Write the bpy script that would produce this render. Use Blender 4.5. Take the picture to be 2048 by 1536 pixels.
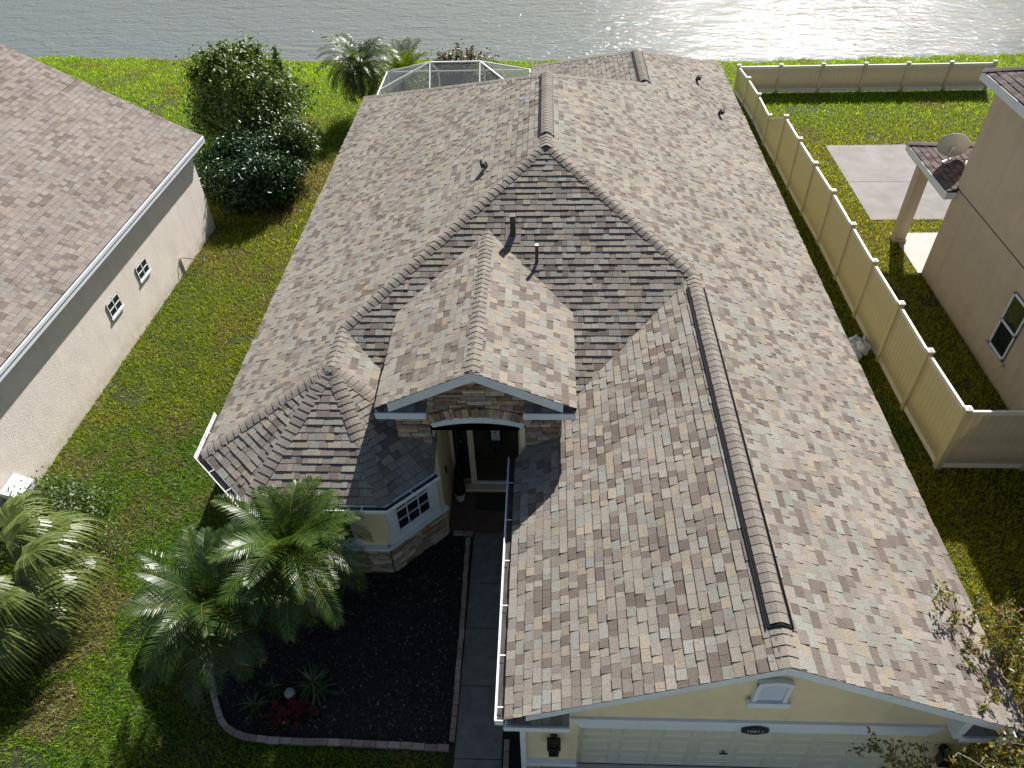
import bpy, math, random
import numpy as np
from mathutils import Vector, Matrix

for o in list(bpy.data.objects): bpy.data.objects.remove(o)
S = bpy.context.scene
COL = S.collection
rad = math.radians
R = random.Random(11)
NR = np.random.default_rng(5)

# ------------------------------------------------------------------ camera
CAM = Vector((0.0042, -15.2866, 12.8591))
FW = Vector((-0.04539768, 0.7318512, -0.67995063))
RT = Vector((0.99896239, 0.03573243, -0.02823698))
UP = Vector((-0.00363102, 0.68052701, 0.732714))
cd = bpy.data.cameras.new('camera'); cam = bpy.data.objects.new('camera', cd); COL.objects.link(cam)
cd.sensor_fit = 'HORIZONTAL'; cd.sensor_width = 36.0; cd.lens = 1485.333 / 2048 * 36
cd.clip_start = 0.1; cd.clip_end = 2000
M = Matrix((RT, UP, -FW)).transposed().to_4x4(); M.translation = CAM
cam.matrix_world = M
S.camera = cam

# ------------------------------------------------------------------ sky, sun, exposure
SUN_EL, SUN_AZ = 40.5, 19.5          # azimuth measured from +Y towards +X
W_ = bpy.data.worlds.new('World'); S.world = W_; W_.use_nodes = True
nt = W_.node_tree; nt.nodes.clear()
sky = nt.nodes.new('ShaderNodeTexSky'); sky.sky_type = 'NISHITA'; sky.sun_disc = False
sky.sun_elevation = rad(SUN_EL); sky.sun_rotation = rad(SUN_AZ); sky.air_density = 1.0; sky.dust_density = 1.5; sky.ozone_density = 1.0
bg = nt.nodes.new('ShaderNodeBackground'); bg.inputs['Strength'].default_value = 0.053
wo = nt.nodes.new('ShaderNodeOutputWorld')
nt.links.new(sky.outputs[0], bg.inputs[0]); nt.links.new(bg.outputs[0], wo.inputs[0])
sd = bpy.data.lights.new('sun', 'SUN'); sd.energy = 5.0; sd.angle = rad(0.53); sd.color = (1.0, 0.975, 0.935)
sun = bpy.data.objects.new('sun', sd); COL.objects.link(sun)
sdir = Vector((math.cos(rad(SUN_EL)) * math.sin(rad(SUN_AZ)), math.cos(rad(SUN_EL)) * math.cos(rad(SUN_AZ)), math.sin(rad(SUN_EL))))
sun.rotation_euler = (-sdir).to_track_quat('-Z', 'Y').to_euler(); sun.location = (10, 30, 40)
S.view_settings.view_transform = 'Standard'; S.view_settings.look = 'None'
S.view_settings.exposure = 0.86; S.view_settings.gamma = 1.0; S.view_settings.use_curve_mapping = False
S.render.engine = 'CYCLES'

# ------------------------------------------------------------------ materials
MATS = {}
def pmat(name, base, rough=0.7, var=0.12, scale=6.0, bump=0.0, bscale=60.0, attr=False, spec=0.5, transl=0.0,
         tcol=None, metal=0.0, stain=None, fine=0.0, fscale=250.0, coat=0.0, streak=None, splash=None):
    if name in MATS: return MATS[name]
    m = bpy.data.materials.new(name); MATS[name] = m; m.use_nodes = True
    n = m.node_tree; n.nodes.clear(); L = n.links.new
    out = n.nodes.new('ShaderNodeOutputMaterial'); p = n.nodes.new('ShaderNodeBsdfPrincipled')
    tc = n.nodes.new('ShaderNodeTexCoord')
    if attr:
        a = n.nodes.new('ShaderNodeAttribute'); a.attribute_name = 'shade'; cs = a.outputs['Color']
    else:
        a = n.nodes.new('ShaderNodeRGB'); a.outputs[0].default_value = (*base, 1); cs = a.outputs[0]
    def noise(sc, det=4.0, r=0.55):
        t = n.nodes.new('ShaderNodeTexNoise'); t.inputs['Scale'].default_value = sc; t.inputs['Detail'].default_value = det
        t.inputs['Roughness'].default_value = r; L(tc.outputs['Object'], t.inputs['Vector']); return t.outputs['Fac']
    def mult(col, fac, amt, lo=0.3, hi=0.7):
        mr = n.nodes.new('ShaderNodeMapRange'); mr.inputs['From Min'].default_value = lo; mr.inputs['From Max'].default_value = hi
        mr.inputs['To Min'].default_value = 1 - amt; mr.inputs['To Max'].default_value = 1 + amt; L(fac, mr.inputs['Value'])
        v = n.nodes.new('ShaderNodeVectorMath'); v.operation = 'SCALE'; L(col, v.inputs[0]); L(mr.outputs[0], v.inputs['Scale']); return v.outputs[0]
    if var: cs = mult(cs, noise(scale), var)
    if fine: cs = mult(cs, noise(fscale, 2.0, 0.7), fine)
    if stain:
        scol, sscale, lo, hi, amt = stain
        mr = n.nodes.new('ShaderNodeMapRange'); mr.inputs['From Min'].default_value = lo; mr.inputs['From Max'].default_value = hi
        mr.inputs['To Max'].default_value = amt; L(noise(sscale, 6.0, 0.65), mr.inputs['Value'])
        mx = n.nodes.new('ShaderNodeMix'); mx.data_type = 'RGBA'; L(mr.outputs[0], mx.inputs['Factor']); L(cs, mx.inputs['A'])
        mx.inputs['B'].default_value = (*scol, 1); cs = mx.outputs['Result']
    if streak or splash:
        for kind, par in (('streak', streak), ('splash', splash)):
            if not par: continue
            mp = n.nodes.new('ShaderNodeMapping'); mp.inputs['Scale'].default_value = (4, 4, .3) if kind == 'streak' else (5, 5, 5); L(tc.outputs['Object'], mp.inputs['Vector'])
            t = n.nodes.new('ShaderNodeTexNoise'); t.inputs['Scale'].default_value = 1.0; t.inputs['Detail'].default_value = 5; t.inputs['Roughness'].default_value = .65; L(mp.outputs[0], t.inputs['Vector'])
            mr = n.nodes.new('ShaderNodeMapRange'); mr.inputs['From Min'].default_value = .5 if kind == 'streak' else .3; mr.inputs['From Max'].default_value = .78; mr.inputs['To Max'].default_value = par[1]; L(t.outputs['Fac'], mr.inputs['Value']); fac = mr.outputs[0]
            if kind == 'splash':
                sx = n.nodes.new('ShaderNodeSeparateXYZ'); L(tc.outputs['Object'], sx.inputs[0]); m2 = n.nodes.new('ShaderNodeMapRange'); m2.inputs['From Min'].default_value = par[2]; m2.inputs['From Max'].default_value = 0; L(sx.outputs['Z'], m2.inputs['Value'])
                mm = n.nodes.new('ShaderNodeMath'); mm.operation = 'MULTIPLY'; L(fac, mm.inputs[0]); L(m2.outputs[0], mm.inputs[1]); fac = mm.outputs[0]
            mx = n.nodes.new('ShaderNodeMix'); mx.data_type = 'RGBA'; L(fac, mx.inputs['Factor']); L(cs, mx.inputs['A']); mx.inputs['B'].default_value = (*par[0], 1); cs = mx.outputs['Result']
    L(cs, p.inputs['Base Color']); p.inputs['Roughness'].default_value = rough; p.inputs['Metallic'].default_value = metal
    p.inputs['Specular IOR Level'].default_value = spec
    if coat: p.inputs['Coat Weight'].default_value = coat; p.inputs['Coat Roughness'].default_value = 0.15
    if bump:
        b = n.nodes.new('ShaderNodeBump'); b.inputs['Strength'].default_value = bump; b.inputs['Distance'].default_value = 0.02
        L(noise(bscale, 5.0, 0.65), b.inputs['Height']); L(b.outputs[0], p.inputs['Normal'])
    sh = p.outputs[0]
    if transl:
        t = n.nodes.new('ShaderNodeBsdfTranslucent')
        v = n.nodes.new('ShaderNodeVectorMath'); v.operation = 'MULTIPLY'; L(cs, v.inputs[0]); v.inputs[1].default_value = tcol or (1.3, 1.3, 0.7)
        L(v.outputs[0], t.inputs['Color'])
        ms = n.nodes.new('ShaderNodeMixShader'); ms.inputs[0].default_value = transl; L(sh, ms.inputs[1]); L(t.outputs[0], ms.inputs[2]); sh = ms.outputs[0]
    L(sh, out.inputs['Surface'])
    return m

m_shingle = pmat('asphalt_shingle', (.35, .3, .26), 0.95, var=.11, scale=.7, attr=True, fine=.3, fscale=60, bump=.3, bscale=150, spec=.2)
m_deck = pmat('roof_felt', (.05, .045, .04), .95)
m_cap = pmat('ridge_cap_shingle', (.3, .25, .22), .95, attr=True, fine=.26, fscale=60, var=.08, scale=2, bump=.25, bscale=240, spec=.2)
m_white = pmat('white_trim_paint', (.74, .77, .81), .45, var=.05, scale=3, stain=((.5, .49, .46), 5, .58, .8, .5))
m_gutter = pmat('white_gutter_metal', (.78, .8, .82), .35, var=.05, scale=4, stain=((.35, .33, .3), 7, .55, .75, .6))
m_gutter_in = pmat('gutter_dirt_shade', (.035, .03, .026), .8, var=.5, scale=6)  # debris colour darkened to paint in the black shading of the gutter interior
m_yellow = pmat('yellow_stucco', (.82, .68, .43), .85, var=.05, scale=2.5, bump=.3, bscale=90, stain=((.7, .57, .36), 3, .5, .8, .5), streak=((.55, .44, .29), .3))
m_cream_door = pmat('garage_door_paint', (.74, .68, .5), .5, var=.04, scale=3)
m_mortar = pmat('stone_mortar', (.16, .12, .09), .95, var=.3, scale=20)
m_stone = pmat('ledge_stone', (.3, .24, .18), .9, var=.28, scale=9, attr=True, bump=.9, bscale=38, fine=.2, fscale=120)
m_black = pmat('black_metal', (.012, .012, .013), .4, var=.1)
m_vent = pmat('vent_plastic', (.008, .008, .009), .45, var=.1)
m_pipe = pmat('vent_pipe_brown', (.05, .04, .035), .6, var=.2)
m_flash = pmat('painted_flashing', (.2, .165, .145), .8, var=.1)
m_galv = pmat('galvanised_metal', (.55, .55, .55), .35, metal=.8, var=.15)
m_lead = pmat('vent_hood_brown', (.06, .04, .035), .55, var=.2)
m_glass = pmat('dark_window_glass', (.012, .016, .022), .06, var=0, spec=.6)
m_brown = pmat('front_door_brown', (.035, .024, .016), .45, var=.2, scale=14)
m_brick = pmat('porch_paver', (.13, .085, .06), .85, var=.2, scale=8, bump=.3)
m_conc = pmat('walkway_concrete', (.19, .178, .165), .9, var=.2, scale=5, bump=.35, bscale=120, fine=.25, fscale=160, stain=((.42, .41, .39), 60, .66, .8, .6))
m_drive = pmat('driveway_concrete', (.5, .48, .44), .9, var=.12, scale=3, bump=.2)
m_street = pmat('worn_street', (.24, .235, .225), .9, var=.12, scale=2, bump=.3)
m_verge = pmat('verge_grass', (.13, .17, .035), .9, var=.3, scale=2, bump=.6, bscale=25)
m_patio = pmat('patio_concrete', (.235, .215, .198), .9, var=.14, scale=1.2, bump=.2, bscale=70, stain=((.16, .14, .13), 1.8, .45, .75, .6))
m_patio2 = pmat('pale_concrete', (.46, .43, .38), .9, var=.06, scale=1.2, bump=.2, bscale=70)
m_edge = pmat('edging_paver', (.26, .2, .16), .9, attr=True, var=.16, scale=14, bump=.3, bscale=80)
m_mulch = pmat('black_mulch', (.017, .0155, .015), .95, var=.4, scale=30, bump=.8, bscale=60)
m_chip = pmat('mulch_chip', (.01, .009, .008), .9, attr=True, var=.1, spec=.25)
m_ground = pmat('lawn_soil', (.022, .03, .006), .95, var=.35, scale=1.3, stain=((.13, .09, .05), .5, .62, .74, .7), bump=.5, bscale=30)
m_sand = pmat('bare_sand', (.2, .145, .09), .95, var=.35, scale=7, bump=.6, bscale=40, stain=((.06, .05, .02), 3, .5, .62, .7))
m_grass = pmat('grass_blade', (.1, .15, .02), .5, attr=True, var=0, spec=.22, transl=.5, tcol=(1.5, 1.5, .25))
m_leaf = pmat('leaf', (.04, .08, .02), .42, attr=True, var=0, spec=.5, transl=.3, tcol=(1.5, 1.6, .5))
m_gloss = pmat('glossy_leaf', (.03, .06, .02), .38, attr=True, var=0, spec=.5, transl=.2, tcol=(1.5, 1.6, .5))
m_palm = pmat('palm_leaflet', (.04, .09, .03), .39, attr=True, var=0, spec=.55, transl=.3, tcol=(1.5, 1.5, .4))
m_bark = pmat('bark', (.16, .13, .1), .9, var=.3, scale=15, bump=.8, bscale=30)
m_twig = pmat('pale_twig', (.3, .26, .21), .85, var=.2, scale=20)
m_stucco_l = pmat('pale_stucco', (.8, .71, .64), .9, var=.05, scale=2, bump=.7, bscale=45, stain=((.66, .57, .49), 1.2, .5, .85, .4), streak=((.5, .43, .36), .35), splash=((.36, .29, .18), .9, .5))
m_stucco_r = pmat('beige_stucco', (.6, .49, .36), .9, var=.05, scale=2, bump=.6, bscale=55, stain=((.5, .4, .29), 1.2, .5, .85, .5), streak=((.36, .29, .22), .4), splash=((.3, .24, .15), .9, .5))
m_vinyl = pmat('cream_vinyl', (.68, .62, .44), .5, transl=.28, tcol=(1, .97, .85), var=.05, scale=1.5, stain=((.4, .36, .2), 1.6, .58, .78, .45), streak=((.42, .38, .22), .45), splash=((.24, .24, .1), .8, .4))
m_vinyl_w = pmat('weathered_vinyl', (.66, .59, .47), .55, transl=.22, tcol=(1, .95, .85), var=.08, scale=2, stain=((.25, .19, .12), 1.3, .5, .72, .7), streak=((.2, .16, .11), .6), splash=((.15, .15, .07), .9, .4))
m_vcap = pmat('vinyl_cap', (.75, .72, .64), .45, var=.05)
m_alum = pmat('white_aluminium', (.75, .77, .8), .4, var=.04)
m_bag = pmat('white_plastic_bag', (.66, .67, .66), .4, var=.12, scale=9, bump=.5, bscale=14)
m_dish = pmat('grey_dish', (.36, .37, .35), .5, var=.08)
m_red = pmat('red_petal', (.085, .001, .003), .8, attr=False, var=.3, scale=25)
m_pot = pmat('white_pot', (.6, .6, .58), .5)
m_silver = pmat('silver_gazing_ball', (.3, .31, .31), .3, var=.5, scale=40, bump=.7, bscale=40)
m_mat = pmat('door_mat', (.05, .04, .035), .95, var=.3, scale=30)
m_sign = pmat('sign_board', (.55, .55, .53), .7, var=.08)
m_came = pmat('window_came', (.15, .15, .15), .4, metal=.5)
m_hose = pmat('hose', (.05, .12, .08), .6)
m_num = pmat('plaque_numerals', (.5, .5, .48), .5)
# screen mesh
def screen_mat():
    m = bpy.data.materials.new('pool_screen'); m.use_nodes = True; n = m.node_tree; n.nodes.clear()
    o = n.nodes.new('ShaderNodeOutputMaterial'); d = n.nodes.new('ShaderNodeBsdfDiffuse'); d.inputs[0].default_value = (.16, .17, .18, 1)
    t = n.nodes.new('ShaderNodeBsdfTransparent'); x = n.nodes.new('ShaderNodeMixShader'); x.inputs[0].default_value = .45
    n.links.new(t.outputs[0], x.inputs[1]); n.links.new(d.outputs[0], x.inputs[2]); n.links.new(x.outputs[0], o.inputs[0]); return m
m_screen = screen_mat()
def water_mat():
    m = bpy.data.materials.new('lake_water'); m.use_nodes = True; n = m.node_tree; n.nodes.clear(); L = n.links.new
    o = n.nodes.new('ShaderNodeOutputMaterial'); p = n.nodes.new('ShaderNodeBsdfPrincipled')
    p.inputs['Base Color'].default_value = (.13, .15, .143, 1); p.inputs['Roughness'].default_value = .07; p.inputs['Specular IOR Level'].default_value = .4; p.inputs['IOR'].default_value = 1.333
    tc = n.nodes.new('ShaderNodeTexCoord'); prev = None
    for sc, rot, st, dist, det in (((.5, 1.3, 1), 12, .8, .15, 2), ((2.1, 3.4, 1), 10, .9, .075, 3), ((6.0, 8.5, 1), 24, .9, .034, 2)):
        mp = n.nodes.new('ShaderNodeMapping'); mp.inputs['Scale'].default_value = sc; mp.inputs['Rotation'].default_value = (0, 0, rad(rot))
        L(tc.outputs['Object'], mp.inputs['Vector']); t = n.nodes.new('ShaderNodeTexNoise'); t.inputs['Scale'].default_value = 1.0
        t.inputs['Detail'].default_value = det; t.inputs['Distortion'].default_value = .7; L(mp.outputs[0], t.inputs['Vector'])
        b = n.nodes.new('ShaderNodeBump'); b.inputs['Strength'].default_value = st; b.inputs['Distance'].default_value = dist; L(t.outputs['Fac'], b.inputs['Height'])
        if prev: L(prev, b.inputs['Normal'])
        prev = b.outputs[0]
    L(prev, p.inputs['Normal']); L(p.outputs[0], o.inputs[0]); return m
m_water = water_mat()

# ------------------------------------------------------------------ mesh helpers
OFF = {}
def link(o, parent=None, off=None):
    COL.objects.link(o)
    if parent is not None:
        o.parent = parent; OFF[o.name] = OFF[parent.name]
    else:
        OFF[o.name] = Vector(off or (0, 0, 0)); o.location = OFF[o.name]
    return o
def tag(o, label=None, cat=None, group=None, kind=None):
    if label: o['label'] = label
    if cat: o['category'] = cat
    if group: o['group'] = group
    if kind: o['kind'] = kind
    return o
def thing(name, loc, label, cat, group=None):
    o = bpy.data.objects.new(name, None); o.empty_display_size = .2; link(o, None, loc); return tag(o, label, cat, group)

class MB:
    def __init__(s): s.v = []; s.f = []; s.m = []; s.c = []
    def poly(s, pts, mi=0, col=None):
        i = len(s.v); s.v += [tuple(p) for p in pts]; s.f.append(tuple(range(i, i + len(pts)))); s.m.append(mi); s.c.append(col)
    def faces(s, pts, fs, mi=0, col=None):
        i = len(s.v); s.v += [tuple(p) for p in pts]
        for f in fs: s.f.append(tuple(i + k for k in f)); s.m.append(mi); s.c.append(col)
    def box(s, a, b, mi=0, col=None):
        x0, y0, z0 = a; x1, y1, z1 = b
        s.faces([(x0, y0, z0), (x1, y0, z0), (x1, y1, z0), (x0, y1, z0), (x0, y0, z1), (x1, y0, z1), (x1, y1, z1), (x0, y1, z1)],
                [(3, 2, 1, 0), (4, 5, 6, 7), (0, 1, 5, 4), (1, 2, 6, 5), (2, 3, 7, 6), (3, 0, 4, 7)], mi, col)
    def obox(s, o, ax, ay, az, mi=0, col=None):
        """box from corner o with three edge vectors"""
        o, ax, ay, az = Vector(o), Vector(ax), Vector(ay), Vector(az)
        P = [o, o + ax, o + ax + ay, o + ay, o + az, o + ax + az, o + ax + ay + az, o + ay + az]
        s.faces(P, [(3, 2, 1, 0), (4, 5, 6, 7), (0, 1, 5, 4), (1, 2, 6, 5), (2, 3, 7, 6), (3, 0, 4, 7)], mi, col)
    def prism(s, pts, d, mi=0, col=None):
        """polygon pts extruded by vector d"""
        d = Vector(d); P = [Vector(p) for p in pts]; n = len(P)
        s.faces(P + [p + d for p in P], [tuple(range(n))[::-1], tuple(range(n, 2 * n))] + [(i, (i + 1) % n, n + (i + 1) % n, n + i) for i in range(n)], mi, col)
    def tube(s, pts, r, n=8, mi=0, col=None, cap=True):
        P = [Vector(p) for p in pts]; rs = r if isinstance(r, (list, tuple)) else [r] * len(P); ring = []
        a = None
        for i, p in enumerate(P):
            t = (P[min(i + 1, len(P) - 1)] - P[max(i - 1, 0)]).normalized()
            if a is None:
                a = t.orthogonal().normalized()
            else:
                a = (a - t * a.dot(t)); a = a.normalized() if a.length > 1e-6 else t.orthogonal().normalized()
            b = t.cross(a)
            ring.append([p + (a * math.cos(2 * math.pi * k / n) + b * math.sin(2 * math.pi * k / n)) * rs[i] for k in range(n)])
        V = [q for rg in ring for q in rg]; F = []
        for i in range(len(P) - 1):
            for k in range(n): F.append((i * n + k, i * n + (k + 1) % n, (i + 1) * n + (k + 1) % n, (i + 1) * n + k))
        if cap: F += [tuple(range(n))[::-1], tuple(range((len(P) - 1) * n, len(P) * n))]
        s.faces(V, F, mi, col)
    def lathe(s, c, prof, n=20, mi=0, col=None, axis=None):
        c = Vector(c); q = Vector((0, 0, 1)).rotation_difference(Vector(axis)) if axis else None; V = []; F = []
        for r, z in prof:
            for k in range(n):
                w = Vector((r * math.cos(2 * math.pi * k / n), r * math.sin(2 * math.pi * k / n), z)); V.append(c + (q @ w if q else w))
        for i in range(len(prof) - 1):
            for k in range(n): F.append((i * n + k, i * n + (k + 1) % n, (i + 1) * n + (k + 1) % n, (i + 1) * n + k))
        F += [tuple(range(n))[::-1], tuple(range((len(prof) - 1) * n, len(prof) * n))]
        s.faces(V, F, mi, col)
    def build(s, name, mats, parent=None, smooth=False, off=None):
        me = bpy.data.meshes.new(name); o = bpy.data.objects.new(name, me)
        link(o, parent, off); L = OFF[o.name]
        me.from_pydata([(x - L.x, y - L.y, z - L.z) for x, y, z in s.v], [], s.f)
        mats = mats if isinstance(mats, (list, tuple)) else [mats]
        for m in mats: me.materials.append(m)
        if any(s.m): me.polygons.foreach_set('material_index', s.m)
        if any(c is not None for c in s.c):
            at = me.attributes.new('shade', 'FLOAT_COLOR', 'FACE')
            at.data.foreach_set('color', np.array([(*(c or (.5, .5, .5)), 1) for c in s.c], dtype=np.float32).ravel())
        if smooth: me.polygons.foreach_set('use_smooth', [True] * len(me.polygons))
        me.update(); return o

def np_mesh(name, V, F, C, mat, parent=None, off=None, smooth=False):
    """V (N,3) world, F (M,k) indices, C (M,3) colours"""
    me = bpy.data.meshes.new(name); o = bpy.data.objects.new(name, me); link(o, parent, off); L = OFF[o.name]
    V = np.asarray(V, np.float32) - np.array(L, np.float32); F = np.asarray(F, np.int32); M_, k = F.shape
    me.vertices.add(len(V)); me.vertices.foreach_set('co', V.ravel())
    me.loops.add(M_ * k); me.loops.foreach_set('vertex_index', F.ravel())
    me.polygons.add(M_); me.polygons.foreach_set('loop_start', np.arange(0, M_ * k, k, dtype=np.int32))
    try: me.polygons.foreach_set('loop_total', np.full(M_, k, dtype=np.int32))
    except Exception: pass
    me.update(calc_edges=True)
    if C is not None:
        at = me.attributes.new('shade', 'FLOAT_COLOR', 'FACE'); at.data.foreach_set('color', np.concatenate([C, np.ones((M_, 1))], 1).astype(np.float32).ravel())
    if smooth: me.polygons.foreach_set('use_smooth', [True] * M_)
    me.materials.append(mat); me.validate(); return o

def clip_rect(poly, u0, u1, v0, v1):
    for ax, lim, keep in ((0, u0, 1), (0, u1, -1), (1, v0, 1), (1, v1, -1)):
        out = []
        for i in range(len(poly)):
            a = poly[i]; b = poly[(i + 1) % len(poly)]
            ia = (a[ax] - lim) * keep >= 0; ib = (b[ax] - lim) * keep >= 0
            if ia: out.append(a)
            if ia != ib:
                t = (lim - a[ax]) / (b[ax] - a[ax]); out.append((a[0] + (b[0] - a[0]) * t, a[1] + (b[1] - a[1]) * t))
        poly = out
        if len(poly) < 3: return []
    q = []
    for p in poly:
        if not q or abs(p[0] - q[-1][0]) + abs(p[1] - q[-1][1]) > 1e-4: q.append(p)
    if len(q) > 1 and abs(q[0][0] - q[-1][0]) + abs(q[0][1] - q[-1][1]) < 1e-4: q.pop()
    return q if len(q) >= 3 else []
def area2(p): return abs(sum(p[i][0] * p[(i + 1) % len(p)][1] - p[(i + 1) % len(p)][0] * p[i][1] for i in range(len(p)))) / 2
def ccw(p): return p if sum(p[i][0] * p[(i + 1) % len(p)][1] - p[(i + 1) % len(p)][0] * p[i][1] for i in range(len(p))) > 0 else p[::-1]

# ------------------------------------------------------------------ roof shingles
EXPO = 0.1435
EDGE_C = (.026, .023, .021)      # cut asphalt edge without granules
PAL_A = [((.236, .208, .176), 34), ((.226, .219, .190), 18), ((.255, .216, .162), 13), ((.140, .114, .095), 16), ((.188, .161, .137), 22)]
PAL_B = [((.222, .188, .166), 34), ((.222, .202, .180), 20), ((.232, .196, .160), 11), ((.148, .118, .102), 14), ((.186, .156, .137), 23)]
PAL_C = [((.11, .085, .078), 30), ((.14, .11, .1), 25), ((.085, .065, .06), 25), ((.16, .13, .118), 10)]
def pick(pal, rng):
    t = rng.random() * sum(w for _, w in pal)
    for c, w in pal:
        t -= w
        if t <= 0: break
    k = rng.uniform(.9, 1.1); return tuple(x * k for x in c)
def shingle_plane(pts, udir, out, pal, rng, thick=1.0):
    """pts: coplanar 3D polygon; udir: direction along the eave. appends dicts (verts, faces, colour, centre, area)"""
    P = [Vector(p) for p in pts]; u = Vector(udir).normalized()
    n = Vector((0, 0, 0))
    for i in range(len(P)): n += (P[i] - P[0]).cross(P[(i + 1) % len(P)] - P[0])
    n.normalize()
    if n.z < 0: n = -n
    v = n.cross(u)
    if v.z < 0: v = -v
    O = min(P, key=lambda p: p.z)
    Q = ccw([((p - O).dot(u), (p - O).dot(v)) for p in P])
    umin = min(q[0] for q in Q); umax = max(q[0] for q in Q); vmax = max(q[1] for q in Q)
    nc = int(vmax / EXPO) + 1
    for i in range(nc):
        v0 = i * EXPO; v1 = v0 + EXPO
        x = umin - rng.random() * .4; last = None
        wav = rng.uniform(-.0015, .0015)
        while x < umax:
            w = rng.choice((.09, .11, .125, .14, .155, .17, .19, .215, .245))
            raised = rng.random() < .55
            poly = clip_rect(Q, x + .002, x + w - .002, v0, v1)
            if poly and area2(poly) > 4e-4:
                hb = (.021 if raised else .010) * thick + rng.uniform(-.0015, .0025); ht = .0025
                if rng.random() < .02: hb += .007
                col = pick(pal, rng)
                poly = ccw(poly)
                top = [O + u * a + v * b + n * (hb + (ht - hb) * min(1, (b - v0) / EXPO) + wav) for a, b in poly]
                bot = [O + u * a + v * b - n * .004 for a, b in poly]
                k = len(poly)
                up_ok = (top[1] - top[0]).cross(top[2] - top[1]).dot(n) > 0
                fs = [tuple(range(k)) if up_ok else tuple(range(k))[::-1]]
                fs += [(j, (j + 1) % k, k + (j + 1) % k, k + j) for j in range(k)]
                c = sum(top, Vector()) / k
                d = CAM - c
                out.append((top + bot, fs, col, c, area2(poly) * max(0, n.dot(d.normalized())) / d.length_squared))
            x += w
def in_view(c):
    d = c - CAM; z = d.dot(FW); a = 1485.333 * d.dot(RT) / z; b = 1485.333 * d.dot(UP) / z
    return z > 0 and abs(a) < 1000 and abs(b) < 745
def emit_shingles(cells, roof, limit=290):
    vis = sorted([c for c in cells if in_view(c[3])], key=lambda c: -c[4])[:limit]
    ids = set(id(c) for c in vis)
    for vs, fs, col, *_ in vis:
        mb = MB(); mb.faces(vs, fs[:1], 0, col); i0 = len(mb.v) - len(vs)
        for f in fs[1:]: mb.f.append(tuple(i0 + q for q in f)); mb.m.append(0); mb.c.append(EDGE_C)
        mb.build('shingle', m_shingle, roof)
    mb = MB()
    for c in cells:
        if id(c) not in ids:
            i0 = len(mb.v); mb.faces(c[0], c[1][:1], 0, c[2])
            for f in c[1][1:]: mb.f.append(tuple(i0 + q for q in f)); mb.m.append(0); mb.c.append(EDGE_C)
    if mb.f: tag(mb.build('shingle_field', m_shingle, roof), kind='stuff')
def slab(mb, pts, th=.1, drop=.006, mi=0):
    P = [Vector(p) - Vector((0, 0, drop)) for p in pts]
    a = sum((P[i].x * P[(i + 1) % len(P)].y - P[(i + 1) % len(P)].x * P[i].y) for i in range(len(P)))
    if a < 0: P = P[::-1]
    n = len(P); B = [p - Vector((0, 0, th)) for p in P]
    mb.faces(P + B, [tuple(range(n)), tuple(range(n, 2 * n))[::-1]] + [(i, n + i, n + (i + 1) % n, (i + 1) % n) for i in range(n)], mi)

def cap_line(p0, p1, sL, sR, parent, w=.15, lift=.012, pal=(.206, .180, .152), rng=R, name='ridge_cap', expo=.145, step=.012):
    """overlapping bent cap shingles from p0 (the exposed butt end) to p1"""
    p0, p1, sL, sR = Vector(p0), Vector(p1), Vector(sL).normalized(), Vector(sR).normalized()
    d = (p1 - p0); Ln = d.length; d.normalize()
    upn = (-(sL + sR)); upn = upn - d * upn.dot(d)
    upn = upn.normalized() if upn.length > 1e-5 else Vector((0, 0, 1))
    if upn.z < 0: upn = -upn
    k = int(Ln / expo)
    for i in range(k + 1):
        a = i * expo; b = min(a + expo + .02, Ln)
        if b - a < .03: continue
        j = rng.uniform(-.006, .006); prof = []
        ww = w + rng.uniform(-.004, .004)
        def ring(s, h):
            c = p0 + d * s; sag = .012
            return [c + sL * ww + upn * h, c + sL * ww * .42 + upn * (h + .006), c + upn * (h - sag + .012), c + sR * ww * .42 + upn * (h + .006), c + sR * ww + upn * h]
        A = ring(a + j, lift + step); B = ring(b, lift - .002)
        A2 = [q - upn * .013 for q in A]; B2 = [q - upn * .012 for q in B]
        V = A + B + A2 + B2
        F = [(q, q + 1, 5 + q + 1, 5 + q) for q in range(4)] + [(q, 10 + q, 10 + q + 1, q + 1) for q in range(4)]
        F += [(0, 5, 15, 10), (4, 14, 19, 9)]
        t = rng.uniform(.88, 1.1); mb = MB(); mb.faces(V, F[:4], 0, tuple(x * t for x in pal))
        for f in F[4:]: mb.f.append(f); mb.m.append(0); mb.c.append(EDGE_C)
        mb.build(name, m_cap, parent)

def sweep(mb, path, prof, mi=0, closed=False, ends=True):
    """path: list of (x,y,z) horizontal polyline; prof: closed list of (outward offset, dz); outward = right of travel"""
    P = [Vector(p) for p in path]; n = len(P); rings = []
    for i in range(n):
        d0 = (P[i] - P[i - 1]) if i > 0 else (P[1] - P[0]); d1 = (P[i + 1] - P[i]) if i < n - 1 else (P[i] - P[i - 1])
        n0 = Vector((d0.y, -d0.x, 0)).normalized(); n1 = Vector((d1.y, -d1.x, 0)).normalized()
        m = (n0 + n1).normalized(); m = m / max(.3, m.dot(n1))
        rings.append([P[i] + m * a + Vector((0, 0, b)) for a, b in prof])
    k = len(prof); V = [q for r in rings for q in r]; F = []
    for i in range(n - 1):
        for j in range(k): F.append((i * k + j, i * k + (j + 1) % k, (i + 1) * k + (j + 1) % k, (i + 1) * k + j))
    if ends: F += [tuple(range(k)), tuple(range((n - 1) * k, n * k))[::-1]]
    mb.faces(V, F, mi)

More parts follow.
